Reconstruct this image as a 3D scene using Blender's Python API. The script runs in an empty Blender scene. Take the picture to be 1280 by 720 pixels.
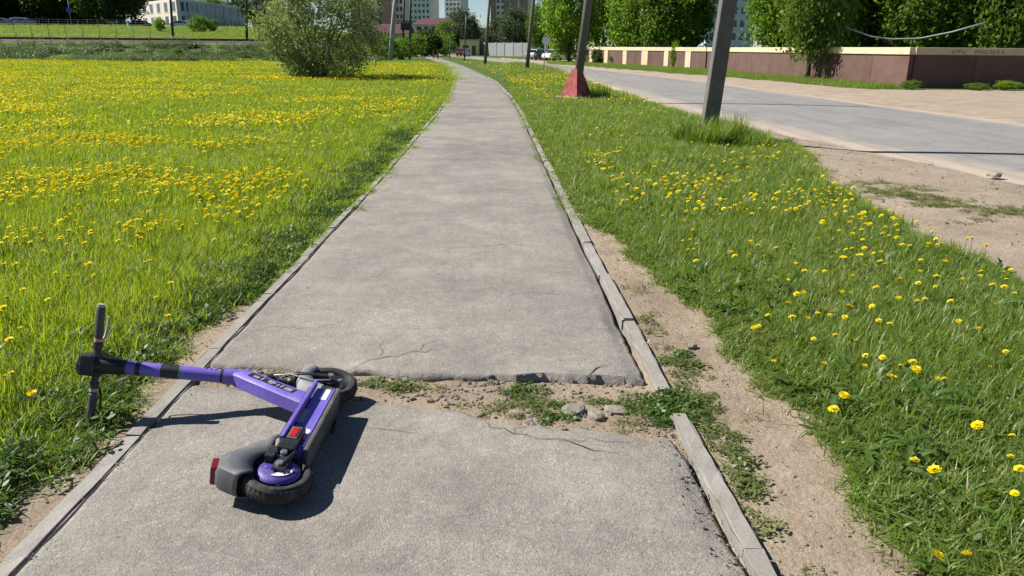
import bpy, bmesh, math, random
import numpy as np
from mathutils import Vector, Matrix, Quaternion
random.seed(7)
RNG = np.random.default_rng(11)
sc = bpy.context.scene
R = math.radians

# ------------------------------------------------------------------ camera, sky, sun, exposure
FOC, PITCH, YAW, ROLL, EYE = 967.0, math.atan(300 / 967.0), R(1.1), R(0.5), 1.6
_f = Vector((math.sin(YAW) * math.cos(PITCH), math.cos(YAW) * math.cos(PITCH), -math.sin(PITCH)))
_r = Vector((math.cos(YAW), -math.sin(YAW), 0)); _u = _r.cross(_f)
_r, _u = _r * math.cos(ROLL) + _u * math.sin(ROLL), _u * math.cos(ROLL) - _r * math.sin(ROLL)
cam_d = bpy.data.cameras.new('camera'); cam = bpy.data.objects.new('camera', cam_d)
sc.collection.objects.link(cam); sc.camera = cam
cam_d.sensor_width = 36; cam_d.lens = FOC / 1280 * 36; cam_d.clip_start = 0.05; cam_d.clip_end = 3000
m = Matrix((_r, _u, -_f)).transposed().to_4x4(); m.translation = (0, 0, EYE); cam.matrix_world = m

SUN_EL, SUN_AZ = R(46), R(-77)          # azimuth clockwise from +Y: the sun stands to the left, slightly ahead
world = bpy.data.worlds.new('World'); sc.world = world; world.use_nodes = True
wn = world.node_tree.nodes; sky = wn.new('ShaderNodeTexSky'); sky.sky_type = 'NISHITA'; sky.sun_disc = False
sky.sun_elevation = SUN_EL; sky.sun_rotation = SUN_AZ; sky.air_density = 0.8; sky.dust_density = 0.0; sky.ozone_density = 3.0
wn['Background'].inputs['Strength'].default_value = 0.05
world.node_tree.links.new(sky.outputs['Color'], wn['Background'].inputs['Color'])
sun_d = bpy.data.lights.new('sun', 'SUN'); sun_d.energy = 5.0; sun_d.angle = R(0.5); sun_d.color = (1.0, 0.95, 0.88)
sun = bpy.data.objects.new('sun', sun_d); sc.collection.objects.link(sun)
to_sun = Vector((math.sin(SUN_AZ) * math.cos(SUN_EL), math.cos(SUN_AZ) * math.cos(SUN_EL), math.sin(SUN_EL)))
sun.rotation_euler = (-to_sun).to_track_quat('-Z', 'Y').to_euler(); sun.location = to_sun * 60
sc.view_settings.view_transform = 'Standard'; sc.view_settings.look = 'None'
sc.view_settings.exposure = 0.88; sc.view_settings.gamma = 1.0
sc.cycles.max_bounces = 4; sc.cycles.diffuse_bounces = 2; sc.cycles.transmission_bounces = 4; sc.cycles.transparent_max_bounces = 4

def ray(x, y): return _f + _r * ((x - 640) / FOC) + _u * ((360 - y) / FOC)
def at(x, y, z=0.0):
    d = ray(x, y); return Vector((0, 0, EYE)) + d * ((z - EYE) / d.z)
def atY(x, y, Y):
    d = ray(x, y); return Vector((0, 0, EYE)) + d * (Y / d.y)

# ------------------------------------------------------------------ helpers
COL = sc.collection
def tag(o, label=None, cat=None, group=None, kind=None):
    if label: o['label'] = label
    if cat: o['category'] = cat
    if group: o['group'] = group
    if kind: o['kind'] = kind
    return o
def link(name, me, mat=None, parent=None, loc=None, rot=None, smooth=False):
    o = bpy.data.objects.new(name, me); COL.objects.link(o)
    if mat is not None and me is not None:
        for mm in (mat if isinstance(mat, (list, tuple)) else [mat]): me.materials.append(mm)
    if parent: o.parent = parent
    if loc is not None: o.location = loc
    if rot is not None: o.rotation_euler = rot
    if smooth and me is not None: me.shade_smooth()
    return o
def empty(name, loc=(0, 0, 0), rot=(0, 0, 0)):
    o = bpy.data.objects.new(name, None); COL.objects.link(o); o.location = loc; o.rotation_euler = rot
    o.empty_display_size = 0.1
    return o
def copy_tree(o, parent=None):
    c = o.copy(); COL.objects.link(c); c.parent = parent
    for ch in list(o.children): copy_tree(ch, c)
    return c

class MB:
    """collects vertices and faces of one mesh"""
    def __init__(s): s.v = []; s.f = []; s.mi = []
    def add(s, vs, fs, mi=0):
        o = len(s.v); s.v += [tuple(v) for v in vs]; s.f += [tuple(i + o for i in f) for f in fs]; s.mi += [mi] * len(fs); return s
    def box(s, x0, x1, y0, y1, z0, z1, mi=0, bev=0.0):
        if bev > 0:
            bm = bmesh.new(); bmesh.ops.create_cube(bm, size=1)
            for v in bm.verts: v.co = Vector(((x0 + x1) / 2 + v.co.x * (x1 - x0), (y0 + y1) / 2 + v.co.y * (y1 - y0), (z0 + z1) / 2 + v.co.z * (z1 - z0)))
            bmesh.ops.bevel(bm, geom=bm.edges[:], offset=bev, segments=2, profile=0.6, affect='EDGES')
            bm.verts.index_update(); s.add([v.co[:] for v in bm.verts], [[v.index for v in f.verts] for f in bm.faces], mi); bm.free(); return s
        vs = [(x, y, z) for z in (z0, z1) for y in (y0, y1) for x in (x0, x1)]
        return s.add(vs, [(0, 2, 3, 1), (4, 5, 7, 6), (0, 1, 5, 4), (2, 6, 7, 3), (0, 4, 6, 2), (1, 3, 7, 5)], mi)
    def tube(s, pts, rad, n=8, mi=0, cap=True, squash=None):
        pts = [Vector(p) for p in pts]; rad = rad if isinstance(rad, (list, tuple)) else [rad] * len(pts)
        vs = []; fs = []; up = None
        for i, p in enumerate(pts):
            t = (pts[min(i + 1, len(pts) - 1)] - pts[max(i - 1, 0)]).normalized()
            if up is None: up = Vector((0, 0, 1)) if abs(t.z) < .9 else Vector((0, 1, 0))
            a = t.cross(up).normalized(); up = a.cross(t).normalized(); up = up
            for k in range(n):
                w = 2 * math.pi * k / n
                vs.append(p + (a * math.cos(w) * (squash or 1) + up * math.sin(w)) * rad[i])
        for i in range(len(pts) - 1):
            for k in range(n):
                fs.append((i * n + k, i * n + (k + 1) % n, (i + 1) * n + (k + 1) % n, (i + 1) * n + k))
        if cap: fs += [tuple(range(n - 1, -1, -1)), tuple((len(pts) - 1) * n + k for k in range(n))]
        return s.add(vs, fs, mi)
    def lathe_x(s, prof, n=32, c=(0, 0, 0), mi=0, a0=0, a1=2 * math.pi):
        """profile of (radius, x) revolved about the x axis"""
        full = abs(a1 - a0 - 2 * math.pi) < 1e-6; k = n if full else n + 1; vs = []; fs = []
        for i in range(k):
            w = a0 + (a1 - a0) * i / n
            for (r, x) in prof: vs.append((c[0] + x, c[1] + r * math.cos(w), c[2] + r * math.sin(w)))
        q = len(prof)
        for i in range(n):
            j = (i + 1) % k
            for t in range(q - 1): fs.append((i * q + t, i * q + t + 1, j * q + t + 1, j * q + t))
        return s.add(vs, fs, mi)
    def mesh(s, name):
        me = bpy.data.meshes.new(name); me.from_pydata(s.v, [], s.f)
        if any(s.mi): me.polygons.foreach_set('material_index', s.mi)
        me.update(); return me
    def build(s, name, mat, parent=None, loc=None, rot=None, smooth=False):
        return link(name, s.mesh(name), mat, parent, loc, rot, smooth)

def np_mesh(name, V, F):
    """V (n,3), F (m,k) arrays"""
    me = bpy.data.meshes.new(name); V = np.asarray(V, np.float32); F = np.asarray(F, np.int32); k = F.shape[1]
    me.vertices.add(len(V)); me.vertices.foreach_set('co', V.ravel())
    me.loops.add(F.size); me.loops.foreach_set('vertex_index', F.ravel())
    me.polygons.add(len(F)); me.polygons.foreach_set('loop_start', np.arange(0, F.size, k, dtype=np.int32))
    me.update(calc_edges=True); return me
def face_attr(me, name, vals):
    a = me.attributes.new(name, 'FLOAT', 'FACE'); a.data.foreach_set('value', np.asarray(vals, np.float32))
def vert_attr(me, name, vals):
    a = me.attributes.new(name, 'FLOAT', 'POINT'); a.data.foreach_set('value', np.asarray(vals, np.float32))

def _h(ix, iy, s):
    n = (ix.astype(np.int64) * 374761393 + iy.astype(np.int64) * 668265263 + s * 982451653) & 0x7fffffff
    n = ((n ^ (n >> 13)) * 1274126177) & 0x7fffffff
    return ((n ^ (n >> 16)) & 0xffffff) / float(0xffffff)
def vn(x, y, scale, seed=0):
    """value noise 0..1, feature size = scale"""
    x = np.asarray(x, float) / scale; y = np.asarray(y, float) / scale
    ix = np.floor(x); iy = np.floor(y); fx = x - ix; fy = y - iy
    fx = fx * fx * (3 - 2 * fx); fy = fy * fy * (3 - 2 * fy)
    a = _h(ix, iy, seed); b = _h(ix + 1, iy, seed); c = _h(ix, iy + 1, seed); d = _h(ix + 1, iy + 1, seed)
    return (a * (1 - fx) + b * fx) * (1 - fy) + (c * (1 - fx) + d * fx) * fy
def fbm(x, y, scale, seed=0, o=4):
    t = 0; a = 1; n = 0
    for i in range(o): t = t + a * vn(x, y, scale / 2 ** i, seed + i); n += a; a *= .5
    return t / n
def sst(e0, e1, x):
    t = np.clip((x - e0) / (e1 - e0), 0, 1); return t * t * (3 - 2 * t)

# ------------------------------------------------------------------ materials
def new_mat(name):
    mt = bpy.data.materials.new(name); mt.use_nodes = True; nt = mt.node_tree; nt.nodes.clear()
    return mt, nt, nt.nodes, nt.links
class NT:
    def __init__(s, name):
        s.mt, s.nt, s.n, s.l = new_mat(name); s.out = s.n.new('ShaderNodeOutputMaterial')
        s.geo = s.n.new('ShaderNodeNewGeometry'); s.pos = s.geo.outputs['Position']
        s.objc = None
    def obj(s):
        if not s.objc: s.objc = s.n.new('ShaderNodeTexCoord').outputs['Object']
        return s.objc
    def noise(s, scale, detail=3, rough=.55, vec=None, dist=0):
        t = s.n.new('ShaderNodeTexNoise'); t.inputs['Scale'].default_value = scale; t.inputs['Detail'].default_value = detail
        t.inputs['Roughness'].default_value = rough; t.inputs['Distortion'].default_value = dist
        s.l.new(vec or s.pos, t.inputs['Vector']); return t.outputs['Fac']
    def voro(s, scale, vec=None, feature='F1', out='Distance'):
        t = s.n.new('ShaderNodeTexVoronoi'); t.inputs['Scale'].default_value = scale; t.feature = feature
        s.l.new(vec or s.pos, t.inputs['Vector']); return t.outputs[out]
    def ramp(s, fac, stops):
        t = s.n.new('ShaderNodeValToRGB'); e = t.color_ramp.elements
        while len(e) < len(stops): e.new(0.5)
        for i, (p, c) in enumerate(stops): e[i].position = p; e[i].color = (*c, 1) if len(c) == 3 else c
        s.l.new(fac, t.inputs['Fac']); return t.outputs['Color']
    def rmap(s, fac, a, b, c=0., d=1.):
        t = s.n.new('ShaderNodeMapRange'); s.l.new(fac, t.inputs[0])
        for i, v in enumerate((a, b, c, d)): t.inputs[i + 1].default_value = v
        return t.outputs[0]
    def mix(s, fac, a, b, mode='MIX'):
        t = s.n.new('ShaderNodeMix'); t.data_type = 'RGBA'; t.blend_type = mode
        for v, i in ((fac, 0), (a, 6), (b, 7)):
            if isinstance(v, (int, float)): t.inputs[i].default_value = v
            elif isinstance(v, tuple): t.inputs[i].default_value = (*v, 1)
            else: s.l.new(v, t.inputs[i])
        return t.outputs[2]
    def math(s, op, a, b=0.):
        t = s.n.new('ShaderNodeMath'); t.operation = op
        for i, v in enumerate((a, b)):
            if isinstance(v, (int, float)): t.inputs[i].default_value = v
            else: s.l.new(v, t.inputs[i])
        return t.outputs[0]
    def attr(s, name, kind='GEOMETRY'):
        t = s.n.new('ShaderNodeAttribute'); t.attribute_name = name; t.attribute_type = kind; return t.outputs['Fac']
    def rand(s): return s.n.new('ShaderNodeObjectInfo').outputs['Random']
    def bump(s, h, strength=.3, dist=.01, prev=None):
        t = s.n.new('ShaderNodeBump'); t.inputs['Strength'].default_value = strength; t.inputs['Distance'].default_value = dist
        s.l.new(h, t.inputs['Height'])
        if prev: s.l.new(prev, t.inputs['Normal'])
        return t.outputs['Normal']
    def bsdf(s, color, rough=.8, metal=0., normal=None, spec=.5, coat=0.):
        b = s.n.new('ShaderNodeBsdfPrincipled')
        if isinstance(color, tuple): b.inputs['Base Color'].default_value = (*color, 1)
        else: s.l.new(color, b.inputs['Base Color'])
        if isinstance(rough, (int, float)): b.inputs['Roughness'].default_value = rough
        else: s.l.new(rough, b.inputs['Roughness'])
        b.inputs['Metallic'].default_value = metal; b.inputs['Specular IOR Level'].default_value = spec
        b.inputs['Coat Weight'].default_value = coat
        if normal: s.l.new(normal, b.inputs['Normal'])
        s.l.new(b.outputs[0], s.out.inputs['Surface']); return s.mt
    def leaf(s, col, tcol, trans=.45, gloss=.06, rough=.45):
        d = s.n.new('ShaderNodeBsdfDiffuse'); t = s.n.new('ShaderNodeBsdfTranslucent'); g = s.n.new('ShaderNodeBsdfGlossy')
        g.inputs['Roughness'].default_value = rough; g.inputs['Color'].default_value = (.8, .85, .8, 1)
        for v, b in ((col, d), (tcol, t)):
            if isinstance(v, tuple): b.inputs['Color'].default_value = (*v, 1)
            else: s.l.new(v, b.inputs['Color'])
        m1 = s.n.new('ShaderNodeMixShader'); m1.inputs[0].default_value = trans; s.l.new(d.outputs[0], m1.inputs[1]); s.l.new(t.outputs[0], m1.inputs[2])
        m2 = s.n.new('ShaderNodeMixShader'); m2.inputs[0].default_value = gloss; s.l.new(m1.outputs[0], m2.inputs[1]); s.l.new(g.outputs[0], m2.inputs[2])
        s.l.new(m2.outputs[0], s.out.inputs['Surface']); return s.mt

M = {}
def plain(name, col, rough=.6, metal=0., var=.12, scale=8., bump=0., spec=.5, coat=0.):
    t = NT(name); c = t.mix(t.rmap(t.noise(scale, 4, vec=t.obj()), .3, .7), tuple(v * (1 - var) for v in col), tuple(min(1, v * (1 + var)) for v in col))
    nrm = t.bump(t.noise(scale * 12, 3, vec=t.obj()), bump, .005) if bump else None
    M[name] = t.bsdf(c, rough, metal, nrm, spec, coat); return M[name]

def dusty(name, col, rough, amt=.3, scale=14., bump=.1):
    t = NT(name); o = t.obj(); d = t.rmap(t.noise(scale, 6, .72, vec=o, dist=.4), .45, .75, 0, amt); c = t.mix(d, col, (.26, .235, .205)); c = t.mix(t.rmap(t.noise(scale * 5, 3, vec=o), .66, .72, 0, .25), c, (.30, .29, .28))
    M[name] = t.bsdf(c, rough, 0, t.bump(t.noise(scale * 6, 3, vec=o), bump, .004), .4)
def asphalt(name, lo, mid, hi, dust=None):
    t = NT(name)
    big = t.noise(.45, 5, .6, dist=.4); fine = t.noise(260, 2); agg = t.voro(130, out='Color'); patch = t.noise(2.2, 6, .62, dist=.3); blot = t.noise(11, 5, .7)
    c = t.ramp(t.rmap(big, .32, .68), [(0, lo), (.5, mid), (1, hi)])
    c = t.mix(.5, c, t.ramp(t.rmap(patch, .32, .68), [(0, lo), (.6, mid), (1, hi)]))
    c = t.mix(1., c, t.ramp(t.rmap(blot, .3, .7), [(0, (.84, .84, .85)), (1, (1.12, 1.11, 1.09))]), 'MULTIPLY')
    sp = t.n.new('ShaderNodeSeparateColor'); t.l.new(agg, sp.inputs[0])
    c = t.mix(1., c, t.ramp(sp.outputs[0], [(0, (.76, .76, .77)), (.5, (1, 1, 1)), (.93, (1.06, 1.05, 1.03)), (1, (1.4, 1.37, 1.31))]), 'MULTIPLY')
    c = t.mix(1., c, t.ramp(t.rmap(fine, .3, .7), [(0, (.82, .82, .82)), (1, (1.14, 1.14, 1.14))]), 'MULTIPLY')
    # sandy dust blown over the surface, old dark stains, pock marks
    du = t.rmap(t.noise(.8, 6, .68, dist=.8), .52, .74); c = t.mix(t.math('MULTIPLY', du, .38), c, (.30, .262, .215))
    st = t.rmap(t.noise(1.7, 6, .7, dist=1.1), .60, .72); c = t.mix(t.math('MULTIPLY', st, .4), c, tuple(v * .6 for v in lo))
    pk = t.rmap(t.voro(9), .0, .075, 1, 0); c = t.mix(t.math('MULTIPLY', pk, t.rmap(t.noise(4, 3), .5, .62, 0, .55)), c, tuple(v * .4 for v in lo))
    if dust is not None:
        e = t.attr('edge'); k = t.rmap(t.math('ADD', e, t.math('MULTIPLY', t.noise(1.3, 6, .7), .75)), .70, 1.15); c = t.mix(k, c, dust)
        mp = t.n.new('ShaderNodeMapping'); mp.inputs['Scale'].default_value = (2.6, .06, 1); t.l.new(t.pos, mp.inputs['Vector'])
        tr = t.rmap(t.noise(1., 4, .6, vec=mp.outputs[0]), .48, .66); c = t.mix(t.math('MULTIPLY', tr, .4), c, tuple(v * .62 for v in lo))
    n1 = t.bump(t.voro(150), .55, .004); n2 = t.bump(t.noise(35, 4), .35, .012, n1)
    M[name] = t.bsdf(c, .88, 0, n2, .25)
asphalt('asphalt', (.152, .142, .128), (.228, .212, .188), (.312, .288, .252))
asphalt('road', (.185, .181, .176), (.230, .224, .215), (.275, .266, .252), (.36, .30, .235))

def ground_mat():
    t = NT('ground'); d = t.attr('dirt')
    k = t.rmap(t.math('ADD', d, t.math('MULTIPLY', t.math('SUBTRACT', t.noise(3.2, 6, .65), .5), .75)), .38, .62)
    nz = t.rmap(t.noise(1.5, 6, .65), .25, .75); soil = t.ramp(nz, [(0, (.235, .182, .130)), (.5, (.345, .277, .205)), (1, (.43, .357, .277))])
    soil = t.mix(t.attr('sandy'), soil, t.ramp(nz, [(0, (.26, .208, .155)), (.5, (.335, .275, .212)), (1, (.40, .34, .27))]))
    soil = t.mix(t.math('MULTIPLY', t.rmap(t.noise(.5, 6, .7, dist=1.), .52, .70), .45), soil, (.185, .145, .105))
    soil = t.mix(1., soil, t.ramp(t.rmap(t.noise(60, 4, .7), .25, .75), [(0, (.72, .7, .68)), (1, (1.2, 1.2, 1.2))]), 'MULTIPLY')
    soil = t.mix(t.math('MULTIPLY', t.rmap(t.noise(7, 5, .7, dist=.5), .56, .70), .55), soil, (.16, .12, .075))
    pebb = t.rmap(t.voro(55), .0, .22, 1, 0); soil = t.mix(t.math('MULTIPLY', pebb, .35), soil, (.5, .45, .38))
    turf = t.ramp(t.rmap(t.noise(2.2, 6, .7), .25, .75), [(0, (.035, .055, .014)), (.5, (.06, .105, .018)), (1, (.085, .14, .022))])
    turf = t.mix(t.math('MULTIPLY', t.rmap(t.noise(26, 4, .7), .5, .72), .5), turf, (.13, .11, .055))
    c = t.mix(k, turf, soil)
    n1 = t.bump(t.noise(9, 7, .75), .9, .05); n2 = t.bump(t.noise(120, 4, .7), .7, .008, n1)
    M['ground'] = t.bsdf(c, .95, 0, n2, .1)
ground_mat()

def grass_mat(name, a, b, c_dry, ta, tb, gloss=.05, trans=.45):
    t = NT(name); rnd = t.rand(); big = t.noise(.55, 4, .6); mid = t.noise(3.5, 3)
    ti = t.attr('tint'); k = t.math('ADD', t.math('MULTIPLY', t.rmap(big, .3, .7), .35), t.math('ADD', t.math('MULTIPLY', rnd, .3), t.math('MULTIPLY', ti, .45)))
    col = t.mix(k, a, b); col = t.mix(t.rmap(t.math('ADD', t.math('MULTIPLY', rnd, .6), t.math('MULTIPLY', mid, .6)), .80, .92, 0, .45), col, c_dry); col = t.mix(t.rmap(ti, .93, .95, 0, .8), col, c_dry)
    tc = t.mix(k, ta, tb)
    M[name] = t.leaf(col, tc, trans, gloss)
grass_mat('grass_field', (.092, .165, .012), (.190, .275, .020), (.34, .32, .10), (.26, .40, .012), (.47, .55, .020), gloss=.03, trans=.5)
grass_mat('grass_verge', (.090, .165, .022), (.185, .258, .045), (.38, .34, .18), (.21, .34, .02), (.35, .44, .04), gloss=.03, trans=.5)
grass_mat('grass_edge', (.10, .14, .03), (.19, .21, .06), (.34, .29, .15), (.16, .22, .035), (.26, .28, .06))
grass_mat('weed_leaf', (.055, .110, .018), (.10, .165, .025), (.16, .16, .06), (.12, .22, .02), (.18, .28, .025), gloss=.025, trans=.4)
grass_mat('weed_far', (.075, .115, .038), (.11, .15, .055), (.18, .16, .09), (.10, .16, .04), (.14, .19, .05))
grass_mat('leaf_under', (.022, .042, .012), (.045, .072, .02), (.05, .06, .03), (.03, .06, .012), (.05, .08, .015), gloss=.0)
grass_mat('weed_dark', (.028, .070, .014), (.060, .115, .020), (.10, .11, .04), (.07, .15, .015), (.11, .20, .02), gloss=.03, trans=.35)
grass_mat('weed_broad', (.060, .125, .022), (.12, .19, .035), (.22, .22, .09), (.14, .26, .02), (.22, .33, .03), gloss=.04, trans=.4)
def petal_mat():
    t = NT('petal'); c = t.mix(t.rand(), (.84, .66, .008), (.86, .74, .02)); M['petal'] = t.leaf(c, (.80, .64, .01), .3, .02)
petal_mat()
t = NT('stem_green'); M['stem_green'] = t.leaf((.17, .21, .06), (.2, .25, .06), .3, .05)

def foliage(name, a, b, ta, trans=.4, gloss=.012):
    t = NT(name); k = t.attr('tint'); col = t.mix(k, a, b); col = t.mix(t.math('MULTIPLY', t.rand(), .35), col, tuple(v * .7 for v in a))
    tc = t.mix(k, ta, tuple(v * 1.35 for v in ta)); M[name] = t.leaf(col, tc, trans, gloss)
foliage('leaf_willow', (.135, .180, .070), (.29, .335, .155), (.24, .30, .08), .45)
foliage('leaf_bright', (.070, .135, .018), (.20, .29, .035), (.22, .36, .025), .48)
foliage('leaf_mid', (.048, .095, .018), (.145, .215, .038), (.15, .25, .022), .45)
foliage('leaf_dark', (.025, .052, .014), (.065, .105, .025), (.06, .11, .016), .35)
foliage('leaf_grey', (.055, .085, .040), (.10, .13, .065), (.08, .12, .04), .3)
def bark_mat(name, a, b):
    t = NT(name); mp = t.n.new('ShaderNodeMapping'); mp.inputs['Scale'].default_value = (6, 6, 1.2); t.l.new(t.obj(), mp.inputs['Vector'])
    h = t.noise(2.5, 5, .7, vec=mp.outputs[0]); M[name] = t.bsdf(t.ramp(t.rmap(h, .3, .7), [(0, a), (1, b)]), .95, 0, t.bump(h, .8, .03), .1)
bark_mat('bark', (.045, .035, .026), (.13, .105, .08))

def concrete(name, a, b, bumpk=.35, sc_=6.):
    t = NT(name); n = t.noise(sc_, 6, .65, vec=t.obj()); f = t.noise(90, 3, vec=t.obj())
    c = t.ramp(t.rmap(n, .28, .72), [(0, a), (1, b)]); c = t.mix(1., c, t.ramp(t.rmap(f, .3, .7), [(0, (.84, .84, .83)), (1, (1.12, 1.12, 1.12))]), 'MULTIPLY')
    c = t.mix(1., c, t.ramp(t.rand(), [(0, (.9, .89, .87)), (1, (1.06, 1.05, 1.04))]), 'MULTIPLY')
    st = t.rmap(t.noise(3, 6, .7, vec=t.obj(), dist=.5), .58, .72); c = t.mix(t.math('MULTIPLY', st, .4), c, tuple(v * .55 for v in a))
    M[name] = t.bsdf(c, .9, 0, t.bump(f, bumpk, .004), .25)
concrete('kerb_concrete', (.215, .203, .183), (.30, .285, .26))
concrete('pole_concrete', (.10, .097, .088), (.155, .148, .133))
concrete('slab_concrete', (.27, .24, .18), (.36, .32, .25))
concrete('rubble', (.17, .15, .125), (.30, .27, .23), .8)
concrete('wall_brown', (.105, .062, .053), (.155, .094, .080), .25, 1.1)
concrete('wall_cream', (.50, .41, .27), (.62, .52, .35), .2, 1.1)
concrete('wall_grey', (.24, .25, .27), (.33, .34, .36), .2, 2)
concrete('tower_white', (.62, .62, .62), (.72, .72, .72), .1, .3)
concrete('tower_cream', (.62, .56, .48), (.72, .66, .57), .1, .3)
concrete('tower_brown_hazed', (.30, .21, .18), (.38, .27, .23), .1, .3)  # brown paled to put distance haze into the colour
concrete('tower_blue_and_shade', (.42, .48, .55), (.52, .58, .65), .1, .3)  # blue-grey panels; also paints the shade on the white building's long side
concrete('brick_red', (.36, .20, .16), (.46, .27, .22), .2, 1)
concrete('building_white', (.66, .60, .53), (.76, .70, .62), .1, .5)
concrete('ballast', (.06, .045, .038), (.13, .10, .085), .8, 3)
plain('glass_dark', (.035, .045, .06), .12, var=.3, scale=.6)
plain('glass_blue', (.05, .075, .12), .15, var=.3, scale=.6)
plain('roof_red', (.065, .017, .018), .8); plain('roof_grey', (.3, .3, .31), .7)
plain('crack_and_line_fill', (.050, .042, .034), .95, var=.4, scale=30)
def worn_paint(name, col):
    t = NT(name); o = t.obj(); c = t.mix(t.rmap(t.noise(5, 4, vec=o), .3, .7), tuple(v * .88 for v in col), tuple(v * 1.1 for v in col))
    d = t.rmap(t.noise(16, 6, .75, vec=o, dist=.6), .50, .78, 0, .42); c = t.mix(d, c, (.30, .27, .25))
    mp = t.n.new('ShaderNodeMapping'); mp.inputs['Scale'].default_value = (180, 22, 60); mp.inputs['Rotation'].default_value = (.4, .3, .5); t.l.new(o, mp.inputs['Vector'])
    sc_ = t.rmap(t.noise(1., 2, .5, vec=mp.outputs[0]), .70, .74, 0, .5); c = t.mix(sc_, c, (.45, .42, .5)); ch = t.rmap(t.noise(42, 3, .6, vec=o), .70, .73, 0, .75); c = t.mix(ch, c, (.05, .045, .06))
    M[name] = t.bsdf(c, t.rmap(t.noise(9, 5, vec=o), .3, .7, .36, .62), 0, t.bump(t.noise(60, 3, vec=o), .04, .003), .45)
worn_paint('purple', (.140, .098, .45)); worn_paint('purple_dark', (.050, .030, .22))
dusty('black_plastic', (.014, .014, .016), .45, .16)
dusty('rubber', (.016, .016, .017), .8, .28, 20)
dusty('grip_rubber', (.05, .05, .055), .55, .25, 24)
dusty('grey_plastic', (.10, .104, .112), .5, .45, 9)
plain('light_grey_plastic', (.33, .33, .32), .4, var=.15, scale=9)
dusty('underside', (.075, .072, .075), .75, .5, 12, .2)
plain('alloy', (.45, .45, .46), .35, metal=.8)
plain('red_plastic', (.42, .012, .012), .25, var=.15); plain('dark_red_plastic', (.16, .008, .008), .2, var=.15)
plain('sticker_patch_white', (.62, .6, .62), .4); plain('sticker_grey', (.26, .26, .29), .4); plain('sticker_black', (.012, .012, .014), .5)
plain('pink_plastic', (.50, .22, .20), .5); plain('green_tape', (.05, .22, .14), .5)
plain('display', (.10, .11, .12), .12, var=.3)
plain('pyramid_red', (.25, .045, .042), .8, var=.5, scale=5, bump=.2)
plain('galvanised', (.26, .27, .28), .6, metal=.2); plain('dark_metal', (.03, .03, .032), .55); plain('white_paint', (.75, .74, .72), .5)
plain('rail_steel', (.06, .038, .03), .6, metal=.4); plain('sleeper', (.05, .04, .035), .95)
plain('sign_blue', (.02, .05, .30), .4); plain('sign_white', (.75, .75, .75), .4); plain('cable', (.55, .56, .56), .5); plain('cable_black', (.02, .02, .02), .6)
plain('car_white', (.72, .73, .74), .25, var=.03, coat=.6); plain('car_black', (.012, .013, .016), .25, var=.03, coat=.6)
plain('car_blue', (.09, .16, .28), .3, var=.03, coat=.6); plain('car_red', (.12, .018, .018), .3, var=.03, coat=.6)
plain('car_glass', (.015, .018, .022), .08); plain('lamp_glass', (.55, .55, .52), .1); plain('kiosk_yellow', (.62, .55, .30), .8)
plain('graffiti', (.09, .05, .035), .8); plain('rust_post', (.25, .11, .05), .9); plain('tan_wall', (.5, .40, .28), .9)

# ------------------------------------------------------------------ layout tables (metres; the path runs along +Y)
LY = [-6, 2.1, 4, 9.1, 20.5, 30, 41.3, 65.6, 90, 131, 170]; LX = [-1.53, -1.52, -1.50, -1.46, -1.50, -1.70, -2.20, -4.15, -6.6, -11.4, -17.]
RY = [-6, 2.1, 3.6, 9, 20.5, 28, 40, 52, 74.7, 110, 131, 170]; RX = [.84, .80, .76, .69, .56, .38, -.18, -1.15, -3.3, -7.3, -9.9, -15.3]
xL = lambda y: np.interp(y, LY, LX)
xR = lambda y: np.interp(y, RY, RX)
NY = [-30, 5, 10, 15.3, 18.7, 24, 35.5, 60, 77.7, 100, 120, 200]; NX = [7.4, 7.2, 6.9, 6.05, 5.6, 5.25, 4.95, 4.6, 4.1, 0.6, -3.0, -17.]
FY = [-30, 19, 31, 46, 67, 90, 120, 200]; FX = [13.6, 13.1, 12.2, 11.4, 8.6, 6.0, 2.2, -10.5]
xN = lambda y: np.interp(y, NY, NX)
xF = lambda y: np.interp(y, FY, FX)
GY = [-30, 5.8, 7.7, 9.2, 10.6, 12, 13.6, 16, 21, 35, 60, 77, 100]; GX = [4.0, 4.1, 4.15, 4.3, 4.55, 5.1, 5.35, 5.35, 5.05, 4.75, 4.4, 3.9, .4]
xG = lambda y: np.interp(y, GY, GX)                               # outer edge of the verge grass
DY = [-6, 2.0, 2.7, 3.6, 4.5, 5.4, 6.3, 7.5, 9]; DX = [1.42, 1.42, 1.38, 1.40, 1.33, 1.20, 1.06, .90, .74]
xD = lambda y: np.interp(y, DY, DX)                               # outer edge of the trodden strip by the right kerb
TFx = [-1.6, -1.0, -.62, -.3, .07, .25, .5, .78]; TFy = [3.80, 3.72, 3.68, 3.64, 3.61, 3.66, 3.66, 3.63]
TNx = [-1.6, -1.2, -.69, -.35, -.08, .28, .5, .8]; TNy = [3.58, 3.48, 3.38, 3.32, 3.21, 3.10, 3.05, 3.02]

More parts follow.
